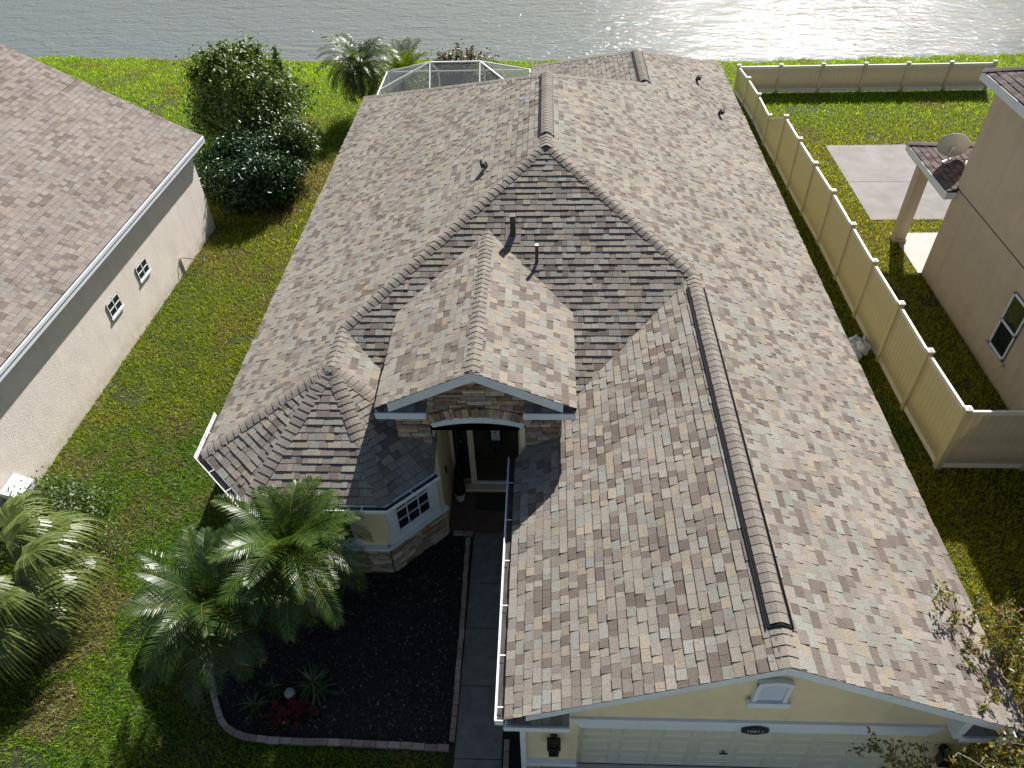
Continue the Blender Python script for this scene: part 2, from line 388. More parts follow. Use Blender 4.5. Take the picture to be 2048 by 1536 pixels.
# ------------------------------------------------------------------ stone veneer
STONE = [(.46, .33, .20), (.38, .28, .19), (.54, .42, .28), (.28, .17, .11), (.46, .38, .31), (.31, .23, .2), (.58, .46, .32), (.37, .22, .12)]
def stones(poly, O, sdir, ndir, parent, rng, hmin=.05, hmax=.12, wmin=.14, wmax=.46, depth=.045, zdir=(0, 0, 1), cols=STONE):
    """cut rows of ledge stone out of polygon poly (s, z) on the plane O + s*sdir + z*zdir, proud along ndir"""
    O, s_, n_, z_ = Vector(O), Vector(sdir), Vector(ndir), Vector(zdir)
    Q = ccw(poly); zmin = min(q[1] for q in Q); zmax = max(q[1] for q in Q); smin = min(q[0] for q in Q); smax = max(q[0] for q in Q)
    z = zmin
    while z < zmax:
        h = rng.uniform(hmin, hmax); x = smin - rng.random() * .2
        while x < smax:
            w = rng.uniform(wmin, wmax)
            sub = [(z, z + h)] if rng.random() < .75 or h < .085 else [(z, z + h * .5), (z + h * .5, z + h)]
            for za, zb in sub:
                p = clip_rect(Q, x + .004, x + w - .004, za + .003, zb - .003)
                if p and area2(p) > 6e-4:
                    p = ccw(p); d = depth * rng.uniform(.55, 1.25); k = len(p); c = rng.choice(cols); t = rng.uniform(.8, 1.15)
                    cs = sum(a for a, b in p) / k; cz = sum(b for a, b in p) / k
                    back = [O + s_ * a + z_ * b for a, b in p]
                    sh = min(.9, max(.6, 1 - .012 / max(.02, min(h, w) * .5)))
                    fr = [O + s_ * (cs + (a - cs) * (1 - .016 / max(w, .1))) + z_ * (cz + (b - cz) * sh) + n_ * (d + rng.uniform(-.008, .008)) for a, b in p]
                    mid = [O + s_ * a + z_ * b + n_ * d * .6 for a, b in p]
                    V = back + mid + fr
                    F = [(j, (j + 1) % k, k + (j + 1) % k, k + j) for j in range(k)] + [(k + j, k + (j + 1) % k, 2 * k + (j + 1) % k, 2 * k + j) for j in range(k)] + [tuple(range(2 * k, 3 * k))]
                    if s_.cross(z_).dot(n_) < 0: F = [f[::-1] for f in F]
                    mb = MB(); mb.faces(V, F, 0, tuple(q * t for q in c)); mb.build('stone', m_stone, parent)
            x += w
        z += h

# ------------------------------------------------------------------ leaves
def rand_unit(n):
    v = NR.normal(size=(n, 3)); return v / np.linalg.norm(v, axis=1)[:, None]
def leaf_cloud(name, P, size, cols, mat, parent, aspect=.45, nbias=None, upb=.35, fold=.12):
    """diamond leaves (two triangles folded on the midrib) at points P"""
    n = len(P); nrm = rand_unit(n) * .9
    nrm[:, 2] += upb
    if nbias is not None: nrm += nbias * .8
    nrm /= np.linalg.norm(nrm, axis=1)[:, None]
    t = np.cross(nrm, rand_unit(n)); t /= np.linalg.norm(t, axis=1)[:, None] + 1e-9
    b = np.cross(nrm, t); s = (size * NR.uniform(.65, 1.35, n))[:, None]
    A = P - t * s * .5; T = P + t * s * .5; Lf = P + b * s * aspect * .5 + nrm * s * fold - t * s * .06; Rg = P - b * s * aspect * .5 + nrm * s * fold - t * s * .06
    V = np.stack([A, Lf, T, Rg], 1).reshape(-1, 3); i = np.arange(n)[:, None] * 4
    F = np.concatenate([np.concatenate([i, i + 1, i + 2], 1), np.concatenate([i, i + 2, i + 3], 1)], 0)
    return np_mesh(name, V, F, np.concatenate([cols, cols], 0), mat, parent)
def leaf_cols(n, pal, wts, jit=.2):
    pal = np.array(pal); k = NR.choice(len(pal), n, p=np.array(wts) / sum(wts)); return pal[k] * NR.uniform(1 - jit, 1 + jit, (n, 1))

# ================================================================== SETTING
SHX = [-60, -26.8, -20.4, -12.4, -1.1, 9.25, 14.5, 22.7, 60]
SHY = [25.5, 24.0, 23.4, 22.77, 22.26, 21.67, 21.84, 22.13, 23.5]
WATER_Z = -.35
def shore(x): return np.interp(x, SHX, SHY) + .12 * np.sin(x * 1.7) + .08 * np.sin(x * 4.1 + 1) + .05 * np.sin(x * 9.3)
def ground_z(x, y):
    s = shore(x); d = y - (s - 4.5)
    return np.where(d > 0, WATER_Z * np.minimum(d / 4.5, 4) ** 1.5, 0)
gx = np.concatenate([[-900, -300, -100, -60], np.arange(-32, 32.1, .25), [60, 100, 300, 900]])
gy = np.concatenate([[-900, -300, -100, -40, -20], np.arange(-14, 16, 2.0), np.arange(16, 27, .25), [30, 34]])
X_, Y_ = np.meshgrid(gx, gy); Zg = ground_z(X_, Y_)
V = np.stack([X_, Y_, Zg], -1).reshape(-1, 3); nx = len(gx); ny = len(gy)
idx = (np.arange(ny - 1)[:, None] * nx + np.arange(nx - 1)[None]).ravel()
F = np.stack([idx, idx + 1, idx + nx + 1, idx + nx], 1)
g = np_mesh('lawn', V, F, None, m_ground); tag(g, 'grassy soil of the lawns around the houses', 'ground', kind='structure')
mb = MB(); mb.poly([(-900, 20.5, WATER_Z), (900, 20.5, WATER_Z), (900, 420, WATER_Z), (-900, 420, WATER_Z)])
tag(mb.build('lake', m_water), 'grey rippled lake with sun glitter behind the houses', 'water', kind='structure')
mb = MB(); mb.prism([(-900, 420, -1), (900, 420, -1), (900, 430, .4), (-900, 430, .4)], (0, 0, -.3)); mb.poly([(-900, 430, .4), (900, 430, .4), (900, 1200, .5), (-900, 1200, .5)])
tag(mb.build('far_shore', m_ground), 'low green bank on the other side of the lake', 'ground', kind='structure')

# walkway slabs, driveway, porch floor, patio
ww = MB(); ww.box((-1.48, -14.5, -.05), (-.70, -6.06, .012)); walk = tag(ww.build('walkway', m_mortar), 'dark grey concrete path beside the garage', 'path', kind='structure')
ys = [-6.06, -7.26, -8.22, -9.33, -10.56, -11.8, -13.1, -14.5]
for a, b in zip(ys[1:], ys[:-1]):
    mb = MB(); mb.box((-1.48, a + .008, -.02), (-.70, b - .008, .03)); mb.build('slab', m_conc, walk)
mb = MB(); mb.box((.2, -23.5, -.05), (5.7, -10.58, .02)); tag(mb.build('driveway', m_drive), 'concrete driveway before the garage', 'driveway', kind='structure')
mb = MB(); mb.poly([(-200, -60, .006), (200, -60, .006), (200, -14.2, .006), (-200, -14.2, .006)]); tag(mb.build('front_verge', m_verge), 'unseen mown grass verge added between the house and the street', 'ground', kind='structure')  # out of view, added so sunlit ground bounces light onto the front walls
mb = MB(); mb.box((-200, -20.4, -.05), (200, -18.9, .04)); tag(mb.build('sidewalk', m_drive), 'unseen pale concrete sidewalk added along the street', 'sidewalk', kind='structure')  # out of view, added for its sunlight bounce on the house front
mb = MB(); mb.box((-200, -33.0, -.08), (200, -23.5, .012)); tag(mb.build('street', m_street), 'unseen light grey worn street added before the houses', 'street', kind='structure')  # out of view, pale surface added to bounce sun towards the shaded front
mb = MB(); mb.box((-2.05, -6.06, -.05), (-.28, -4.72, .05)); tag(mb.build('porch_floor', m_brick), 'reddish brown porch floor before the front door', 'floor', kind='structure')
pt = MB(); pt.box((10.56, 6.45, -.05), (17.5, 11.88, .015)); patio = tag(pt.build('patio', m_mortar), 'stained grey concrete patio in the fenced yard', 'patio', kind='structure')
for a, b in ((6.43, 8.98), (9.0, 11.86)):
    mb = MB(); mb.box((10.54, a, -.02), (17.5, b, .03)); mb.build('slab', m_patio, patio)
mb = MB(); mb.box((10.95, 3.4, -.05), (17.5, 5.62, .035)); tag(mb.build('covered_patio', m_patio2), 'pale concrete floor under the small porch roof', 'patio', kind='structure')

# ================================================================== THE HOUSE
W, T, A_, B_ = 6.358, .4773, 3.972, 2.91
ZE = 2.7; ZR = ZE + W * T
YR, YR2, YG, YB = 4.031, 9.668, -11.0, -5.1
ZA = ZR - A_ * T; ZB = ZR - B_ * T
house = thing('house', (0, -10.8, 0), 'yellow stucco house with tan shingle roof, stone porch arch and garage', 'house')
BC = [(-W, -6.3), (-5.19, -7.42), (-2.755, -7.42), (-1.586, -6.3)]     # bay eave corners
PX, PZ, PE, PYF = -1.2, 4.80, 3.977, -6.31
planes = {
 'left': ([(-W, -6.3, ZE), (-A_, YB, ZA), (-A_, -A_, ZA), (0, 0, ZR), (0, YR, ZR), (-W, YR + W, ZE)], (0, 1, 0)),
 'right': ([(W, YG, ZE), (B_, YG, ZB), (B_, -B_, ZB), (0, 0, ZR), (0, YR, ZR), (B_, YR + B_, ZB), (B_, YR2, ZB), (W, YR2 + W - B_, ZE)], (0, 1, 0)),
 'hip': ([(0, 0, ZR), (-A_, -A_, ZA), (-2.8, -5.144, ZR - 5.144 * T), (-2.8, -3.75, ZR - 3.75 * T), (PX, -2.25, ZR - 2.25 * T), (.4, -3.75, ZR - 3.75 * T), (.4, -5.42, ZR - 5.42 * T), (B_, -B_, ZB)], (1, 0, 0)),
 'garage_left': ([(B_, -B_, ZB), (-.538, -6.358, ZE), (-.538, YG, ZE), (B_, YG, ZB)], (0, 1, 0)),
 'wing_right': ([(-A_, -A_, ZA), (-2.0, -5.944, ZA - 1.972 * T), (-2.0, -6.092, ZA - 1.972 * T), (-A_, YB, ZA)], (0, 1, 0)),
 'bay_l': ([(BC[0][0], BC[0][1], ZE), (BC[1][0], BC[1][1], ZE), (-A_, YB, ZA)], (BC[1][0] - BC[0][0], BC[1][1] - BC[0][1], 0)),
 'bay_f': ([(BC[1][0], BC[1][1], ZE), (BC[2][0], BC[2][1], ZE), (-A_, YB, ZA)], (1, 0, 0)),
 'bay_r': ([(BC[2][0], BC[2][1], ZE), (-2.0, -6.6967, ZE), (-2.0, -6.0918, ZA - 1.972 * (ZA - ZE) / 2.386), (-A_, YB, ZA)], (BC[3][0] - BC[2][0], BC[3][1] - BC[2][1], 0)),
 'porch_l': ([(PX, -1.955, PZ), (-2.925, -3.68, PE), (-2.925, PYF, PE), (PX, PYF, PZ)], (0, 1, 0)),
 'porch_r': ([(PX, -1.955, PZ), (.525, -3.68, PE), (.525, PYF, PE), (PX, PYF, PZ)], (0, 1, 0)),
 'rear_left': ([(B_, YR + B_, ZB), (B_, YR2, ZB), (2 * B_ - W, YR2 + W - B_, ZE), (2 * B_ - W, YR + W, ZE)], (0, 1, 0)),
 'rear_hip': ([(0, YR, ZR), (-W, YR + W, ZE), (2 * B_ - W, YR + W, ZE), (B_, YR + B_, ZB)], (1, 0, 0)),
 'rear_hip2': ([(B_, YR2, ZB), (2 * B_ - W, YR2 + W - B_, ZE), (W, YR2 + W - B_, ZE)], (1, 0, 0)),
}
roof_mb = MB()
for pts, _ in planes.values(): slab(roof_mb, pts, .09)
roof = roof_mb.build('roof', m_deck, house); tag(roof, 'tan and brown blended asphalt shingle roof')
cells = []; rs = random.Random(3)
for pts, u in planes.values():
    lap = [(x, y - .034 if y in (YG, PYF) else y, z) for x, y, z in pts]
    shingle_plane(lap, u, cells, PAL_A, rs)
# eave return mini roofs
rets = [((-.4, -11.0), (.345, -10.8), 2.50, 2.68), ((5.60, -11.0), (W - .15, -10.8), 2.50, 2.68), ((-2.78, PYF), (-2.06, -6.12), 3.86, 3.99), ((-.36, PYF), (.38, -6.12), 3.86, 3.99)]
for (x0, y0), (x1, y1), z0, z1 in rets:
    P = [(x0, y0, z0), (x1, y0, z0), (x1, y1, z1), (x0, y1, z1)]
    shingle_plane(P, (1, 0, 0), cells, PAL_A, rs)
emit_shingles(cells, roof)

# hip and ridge caps
def perp_down(plane, d):
    """unit vector in plane, perpendicular to line dir d, pointing down the slope"""
    P = [Vector(p) for p in planes[plane][0]]; n = (P[1] - P[0]).cross(P[2] - P[0]).normalized(); d = Vector(d).normalized()
    s = n.cross(d).normalized(); return s if s.z < 0 else -s
def caps(p0, p1, pl, pr, **k):
    d = Vector(p1) - Vector(p0); cap_line(p0, p1, perp_down(pl, d), perp_down(pr, d), roof, **k)
apex = (-A_, YB, ZA)
caps((BC[0][0], BC[0][1], ZE), apex, 'left', 'bay_l', w=.14)
caps((BC[1][0], BC[1][1], ZE), apex, 'bay_l', 'bay_f', w=.14)
caps((BC[2][0], BC[2][1], ZE), apex, 'bay_f', 'bay_r', w=.14)
caps((-2.9, -5.1 - 1.2 * (1.072 / 2.386), ZA - 1.072 * T), apex, 'bay_r', 'wing_right', w=.14)
caps((-A_, -A_, ZA), (0, 0, ZR), 'left', 'hip', w=.14)
caps((B_, -B_, ZB), (0, 0, ZR), 'right', 'hip', w=.14)
caps((-A_, YB - .02, ZA), (-A_, -A_ + .05, ZA), 'left', 'wing_right', w=.14)
caps((PX, PYF, PZ), (PX, -1.9, PZ), 'porch_l', 'porch_r', w=.14)
caps((0, -.1, ZR + .004), (0, .55, ZR + .004), 'left', 'right', w=.15)
caps((B_, YG - .03, ZB), (B_, -10.5, ZB), 'garage_left', 'right', w=.15)
caps((B_, -3.35, ZB + .003), (B_, -2.75, ZB + .003), 'garage_left', 'right', w=.15)
# rear hips: strip of cap shingles seen edge-on
caps((-W, YR + W, ZE), (0, YR, ZR), 'left', 'rear_hip', w=.15, expo=.3, step=.006)
caps((B_, YR + B_, ZB), (0, YR, ZR), 'right', 'rear_hip', w=.15, expo=.3, step=.006)
caps((W, YR2 + W - B_, ZE), (B_, YR2, ZB), 'right', 'rear_hip2', w=.15, expo=.3, step=.006)
caps((2 * B_ - W, YR2 + W - B_, ZE), (B_, YR2, ZB), 'rear_left', 'rear_hip2', w=.15, expo=.3, step=.006)
# ridge vents (raised, dark sides) with wide caps on top
def ridge_vent(x, y0, y1, z, wv=.165):
    mb = MB(); c = math.sqrt(1 + T * T); dx = wv / c; h = .034
    def ring(y): return [(x - dx, y, z - dx * T + .004), (x - dx, y, z - dx * T + h), (x, y, z + h + .012), (x + dx, y, z - dx * T + h), (x + dx, y, z - dx * T + .004), (x, y, z + .004)]
    a, b = ring(y0), ring(y1); mb.faces(a + b, [(i, (i + 1) % 6, 6 + (i + 1) % 6, 6 + i) for i in range(6)] + [tuple(range(6))[::-1], tuple(range(6, 12))])
    v = mb.build('ridge_vent', m_vent, house)
    # thin baffle lip on each side, in front of the vent slot
    for s in (-1, 1):
        lb = MB(); xx = x + s * (dx + .012); zz = z - (dx + .012) * T
        lb.obox((xx, y0, zz + .006), (.016 * s, 0, -.016 * T), (0, y1 - y0, 0), (0, 0, .045)); lb.build('baffle', m_vent, v)
    d = Vector((0, y1 - y0, 0)); cap_line((x, y0 + .03, z + h), (x, y1, z + h), (-1, 0, -T), (1, 0, -T), v, w=wv - .028, lift=.014, step=.006)
ridge_vent(B_, -10.5, -3.3, ZB)
ridge_vent(0, .5, YR + .1, ZR)
ridge_vent(B_, 7.1, YR2 + .1, ZB)

mb = MB(); P = [(-.02, 3.3), (-.9, 2.7), (-1.8, 1.9), (-2.3, 1.35)]
mb.tube([(x, y, ZE + (x + W) * T + .035) for x, y in P], .006, 4); tag(mb.build('string', m_gutter, None, off=(-1, 2.4, 5.2)), 'thin white string lying across the roof slope by the main ridge', 'string')
# fascia boards, rakes, gutters
fb = MB(); fas = [(-.02, -.21), (.006, -.21), (.006, -.01), (-.02, -.01)]
sweep(fb, [(-W, YR + W, ZE), (-W, -6.3, ZE), (BC[1][0], BC[1][1], ZE), (BC[2][0], BC[2][1], ZE), (-2.0, -6.697, ZE)], fas)
sweep(fb, [(-.538, -6.4, ZE), (-.538, -11.0, ZE)], fas)
sweep(fb, [(W, -11.0, ZE), (W, YR2 + W - B_, ZE), (2 * B_ - W, YR2 + W - B_, ZE), (2 * B_ - W, YR + W, ZE), (-W, YR + W, ZE)], fas)
sweep(fb, [(-2.925, -3.7, PE), (-2.925, PYF, PE)], fas); sweep(fb, [(.525, PYF, PE), (.525, -3.7, PE)], fas)
fb.build('fascia', m_white, house)
def rake(x0, z0, x1, z1, y, hh=.2, name='rake_board'):
    mb = MB(); a = Vector((x0, y, z0)); b = Vector((x1, y, z1)); 
    for (dz0, dz1, yo) in ((-hh, -.075, 0), (-.085, -.008, -.012)):
        P = [a + Vector((0, yo, dz0)), b + Vector((0, yo, dz0)), b + Vector((0, yo, dz1)), a + Vector((0, yo, dz1))]
        mb.prism(P, (0, .03, 0))
    return mb.build(name, m_white, house)
rake(B_, ZB, -.25, ZB - (B_ + .25) * T, -11.014); rake(B_ + .002, ZB, W - .2, ZB - (W - .2 - B_) * T, -11.014)
rake(PX, PZ, PX - 1.5, PZ - 1.5 * T, PYF - .014, .22); rake(PX + .002, PZ, PX + 1.5, PZ - 1.5 * T, PYF - .014, .22)
for k_, ((x0, y0), (x1, y1), z0, z1) in enumerate(rets):
    if k_ % 2 == 0: x0 -= .14
    else: x1 += .14
    mb = MB(); mb.box((x0 - .02, y0 - .035, z0 - .15), (x1, y0 - .006, z0 - .008)); mb.box((x0 - .02, y0 - .05, z0 - .06), (x1, y0 - .035, z0 + .004))
    mb.box((x0, y0, z0 - .14), (x1, y1, z0 - .10))
    mb.build('return_fascia', m_white, house)
mb = MB(); mb.prism([(5.5, -11.0, 2.38), (5.6, -11.0, 2.38), (5.6, -11.0, 3.02), (5.5, -11.0, 3.04)], (0, .2, 0)); mb.build('return_frame', m_white, house)

GP = [(-.02, -.03), (-.02, -.125), (.1, -.14), (.132, -.05), (.138, .0), (.127, .0), (.12, -.045), (.092, -.128), (-.008, -.115), (-.008, -.03)]
def gutter(path, straps, name='gutter'):
    mb = MB(); sweep(mb, path, GP); gt = mb.build(name, m_gutter, house)
    db = MB(); sweep(db, path, [(-.007, -.11), (.09, -.12), (.108, -.075), (-.007, -.075)]); db.build('gutter_debris_shade', m_gutter_in, gt)  # dark fill stands in for shade inside the channel
    for (p, d) in straps:
        p = Vector(p); d = Vector(d).normalized(); nn = Vector((d.y, -d.x, 0)); sb = MB()
        sb.obox(p + nn * .024 + Vector((0, 0, .0)), nn * .108, d * .014, (0, 0, .004)); sb.build('strap', m_gutter, gt)
gutter([(-W, -5.2, ZE), (-W, -6.3, ZE), (BC[1][0], BC[1][1], ZE), (BC[2][0], BC[2][1], ZE), (-1.96, -6.66, ZE)],
       [((-W, -5.75, ZE), (0, -1, 0)), ((-6.0, -6.645, ZE), (1.168, -1.12, 0)), ((-5.55, -7.075, ZE), (1.168, -1.12, 0)), ((-4.75, -7.42, ZE), (1, 0, 0)), ((-3.15, -7.42, ZE), (1, 0, 0)), ((-2.4, -7.08, ZE), (1.168, 1.12, 0))])
gutter([(-.538, -6.3, ZE), (-.538, -11.03, ZE)], [((-.538, y, ZE), (0, -1, 0)) for y in (-6.9, -7.7, -8.5, -9.3, -10.1, -10.85)])
mb = MB(); mb.box((-.538 - .135, -11.045, ZE - .135), (-.538 - .02, -11.03, ZE)); mb.build('gutter_end', m_gutter, house)
# downspout
ds = MB(); q = [(-.61, -10.93, 2.57), (-.61, -10.93, 2.5), (-.36, -10.87, 2.36), (-.31, -10.86, 2.25), (-.31, -10.86, .12), (-.36, -11.05, .05)]
for a, b in zip(q[:-1], q[1:]):
    a, b = Vector(a), Vector(b); d = (b - a); s = Vector((0, 1, 0)) if abs(d.y) < .15 * d.length else Vector((1, 0, 0)); s = (s - d.normalized() * s.dot(d.normalized())).normalized(); t2 = d.cross(s).normalized()
    ds.obox(a - s * .03 - t2 * .04 - d * .02, d * 1.04, s * .06, t2 * .08)
ds.build('downspout', m_gutter, house)

# walls
def wallbox(a, b, name='wall', m=None):
    mb = MB(); mb.box(a, b); return mb.build(name, m or m_yellow, house)
wallbox((-6.06, -5.85, 0), (-5.9, 10.1, 2.74)); wallbox((5.9, -10.6, 0), (6.06, 12.8, 2.74))
wallbox((-5.9, 9.95, 0), (-.3, 10.1, 2.74)); wallbox((-.3, 9.95, 0), (-.14, 12.8, 2.74)); wallbox((-.14, 12.65, 0), (5.9, 12.8, 2.74))
wallbox((-.27, -10.6, 0), (-.12, -4.6, 2.74))
def zroof_g(x): return (ZE + (x + .538) * T if x < B_ else ZB - (x - B_) * T) - .1
def front(poly, y0, y1, name='wall', m=None):
    mb = MB(); mb.prism([(x, y0, z) for x, z in poly], (0, y1 - y0, 0)); return mb.build(name, m or m_yellow, house)
front([(-.27, 0), (.49, 0), (.49, 2.04), (-.27, 2.04)], -10.8, -10.6)
front([(5.37, 0), (6.06, 0), (6.06, 2.04), (5.37, 2.04)], -10.8, -10.6)
front([(-.27, 2.04), (6.06, 2.04), (6.06, zroof_g(6.06)), (B_, zroof_g(B_)), (-.27, zroof_g(-.27))], -10.8, -10.6)
# jambs of the deep garage recess
wallbox((.47, -10.6, 0), (.52, -10.5, 2.04)); wallbox((5.34, -10.6, 0), (5.39, -10.5, 2.04))
# lintel band
mb = MB(); mb.prism([(.36, -10.84, 2.33), (.52, -10.84, 2.05), (5.34, -10.84, 2.05), (5.5, -10.84, 2.33)], (0, .045, 0)); mb.build('lintel_trim', m_white, house)
# garage door with raised panels
gd = MB(); gd.box((.5, -10.565, .02), (5.36, -10.52, 2.12)); gdo = gd.build('garage_door', m_cream_door, house)
pm = MB(); pw, ph = .47, .36
pm.faces([(0, 0, 0), (pw, 0, 0), (pw, 0, ph), (0, 0, ph), (.03, -.022, .03), (pw - .03, -.022, .03), (pw - .03, -.022, ph - .03), (.03, -.022, ph - .03), (.055, -.004, .055), (pw - .055, -.004, .055), (pw - .055, -.004, ph - .055), (.055, -.004, ph - .055)],
         [(0, 1, 5, 4), (1, 2, 6, 5), (2, 3, 7, 6), (3, 0, 4, 7), (4, 5, 9, 8), (5, 6, 10, 9), (6, 7, 11, 10), (7, 4, 8, 11), (8, 9, 10, 11)])
pmo = None
for r in range(4):
    for c in range(8):
        loc = Vector((.5 + c * .6075 + .07, -10.567, .02 + r * .525 + .085)) - OFF[gdo.name]
        if pmo is None:
            me = bpy.data.meshes.new('door_panel'); me.from_pydata(pm.v, [], pm.f); me.materials.append(m_cream_door); pmo = me
        o = bpy.data.objects.new('door_panel', pmo); COL.objects.link(o); o.parent = gdo; o.location = loc; OFF[o.name] = OFF[gdo.name]
mb = MB()
for r in range(1, 4): mb.box((.5, -10.57, .02 + r * .525 - .006), (5.36, -10.5655, .02 + r * .525 + .002))
mb.build('section_joint', m_cream_door, gdo)
mb = MB(); mb.tube([(2.79, -10.57, .68), (2.79, -10.62, .68)], .012); mb.tube([(2.73, -10.62, .68), (2.85, -10.62, .68)], .014); mb.build('handle', m_black, gdo)
# pilaster stone bases + sills
for x0, x1 in ((-.27, .49), (5.37, 6.06)):
    mb = MB(); mb.box((x0 - .03, -10.88, .69), (x1 + .01, -10.8, .79)); mb.build('sill', m_white, house)
    mb = MB(); mb.box((x0, -10.815, .0), (x1, -10.8, .69)); sv = mb.build('stone_veneer', m_mortar, house)
    stones([(x0, 0), (x1, 0), (x1, .685), (x0, .685)], (0, -10.815, 0), (1, 0, 0), (0, -1, 0), sv, R)
mb = MB(); mb.box((-.285, -10.8, 0), (-.27, -10.0, .69)); sv = mb.build('stone_veneer', m_mortar, house)
stones([(-10.8, 0), (-10.0, 0), (-10.0, .685), (-10.8, .685)], (-.285, 0, 0), (0, 1, 0), (-1, 0, 0), sv, R)
# wall lanterns
for x in (.14, 5.72):
    lb = MB(); lb.box((x - .05, -10.86, 1.56), (x + .05, -10.8, 1.72)); lb.prism([(x - .07, -11.0, 1.38), (x + .07, -11.0, 1.38), (x + .085, -11.0, 1.66), (x - .085, -11.0, 1.66)], (0, .13, 0)); lb.box((x - .1, -11.02, 1.66), (x + .1, -10.84, 1.69)); lb.prism([(x - .06, -10.99, 1.69), (x + .06, -10.99, 1.69), (x + .03, -10.99, 1.74), (x - .03, -10.99, 1.74)], (0, .1, 0))
    ln = lb.build('wall_lantern', m_black, house); gb = MB(); gb.box((x - .055, -11.006, 1.41), (x + .055, -11.0, 1.6)); gb.build('pane', m_glass, ln)
# gable vent with louvres
gv = MB(); ax0, ax1, az0, az1 = 2.72, 3.17, 3.08, 3.63
arc = [(ax1 - (ax1 - ax0) * i / 8, az1 - .07 + .07 * math.sin(math.pi * i / 8)) for i in range(9)]
gv.prism([(x, -10.84, z) for x, z in [(ax0, az0), (ax1, az0)] + arc], (0, .04, 0)); gvo = gv.build('gable_vent', m_white, house)
fr = MB(); fr.box((ax0, -10.88, az0), (ax0 + .055, -10.84, az1 - .06)); fr.box((ax1 - .055, -10.88, az0), (ax1, -10.84, az1 - .06))
for i in range(8):
    (xa, za), (xb, zb) = arc[i], arc[i + 1]; fr.prism([(xa, -10.885, za - .07), (xb, -10.885, zb - .07), (xb, -10.885, zb + .015), (xa, -10.885, za + .015)], (0, .05, 0))
fr.box((ax0 - .05, -10.9, az0 - .13), (ax1 + .06, -10.84, az0)); fr.build('frame', m_white, gvo)
mb = MB(); mb.prism([(ax0 + .09, -10.842, az1 - .13), (ax1 - .09, -10.842, az1 - .13), (ax1 - .12, -10.842, az1 - .09), (PX * 0 + 2.94, -10.842, az1 - .07), (ax0 + .12, -10.842, az1 - .09)], (0, -.003, 0)); mb.build('slot', m_black, gvo)
for i in range(9):
    z = az0 + .03 + i * .043; lb = MB(); lb.obox((ax0 + .06, -10.842, z + .03), (ax1 - ax0 - .12, 0, 0), (0, -.022, -.028), (0, 0, .006)); lb.build('louvre', m_white, gvo)
# address plaque
pb = MB(); cx, cz = 2.945, 2.15; pts = []
for i in range(40):
    a = 2 * math.pi * i / 40; rx = .2 * (1 - .06 * math.cos(4 * a)); rz = .078 + .035 * max(0, math.cos(2 * (a - math.pi / 2))) ** 3
    pts.append((cx + rx * math.copysign(abs(math.cos(a)) ** .7, math.cos(a)), -10.875, cz + rz * math.copysign(abs(math.sin(a)) ** .8, math.sin(a))))
pb.prism(pts[::-1], (0, .02, 0)); plq = pb.build('address_plaque', m_black, house)
def text_mesh(body, name, size, mat, parent, loc, rot, ext=.004, align='CENTER'):
    cu = bpy.data.curves.new(name, 'FONT'); cu.body = body; cu.size = size; cu.extrude = ext; cu.align_x = align; cu.align_y = 'CENTER'
    to = bpy.data.objects.new(name + '_src', cu); COL.objects.link(to); bpy.context.view_layer.update()
    me = bpy.data.meshes.new_from_object(to.evaluated_get(bpy.context.evaluated_depsgraph_get())); bpy.data.objects.remove(to)
    o = bpy.data.objects.new(name, me); COL.objects.link(o); me.materials.clear(); me.materials.append(mat)
    if parent: o.parent = parent; o.location = Vector(loc) - OFF[parent.name]; OFF[o.name] = OFF[parent.name]
    else: o.location = loc
    o.rotation_euler = rot; return o
text_mesh('10911', 'numerals', .1, m_num, plq, (cx, -10.878, cz), (rad(90), 0, 0))

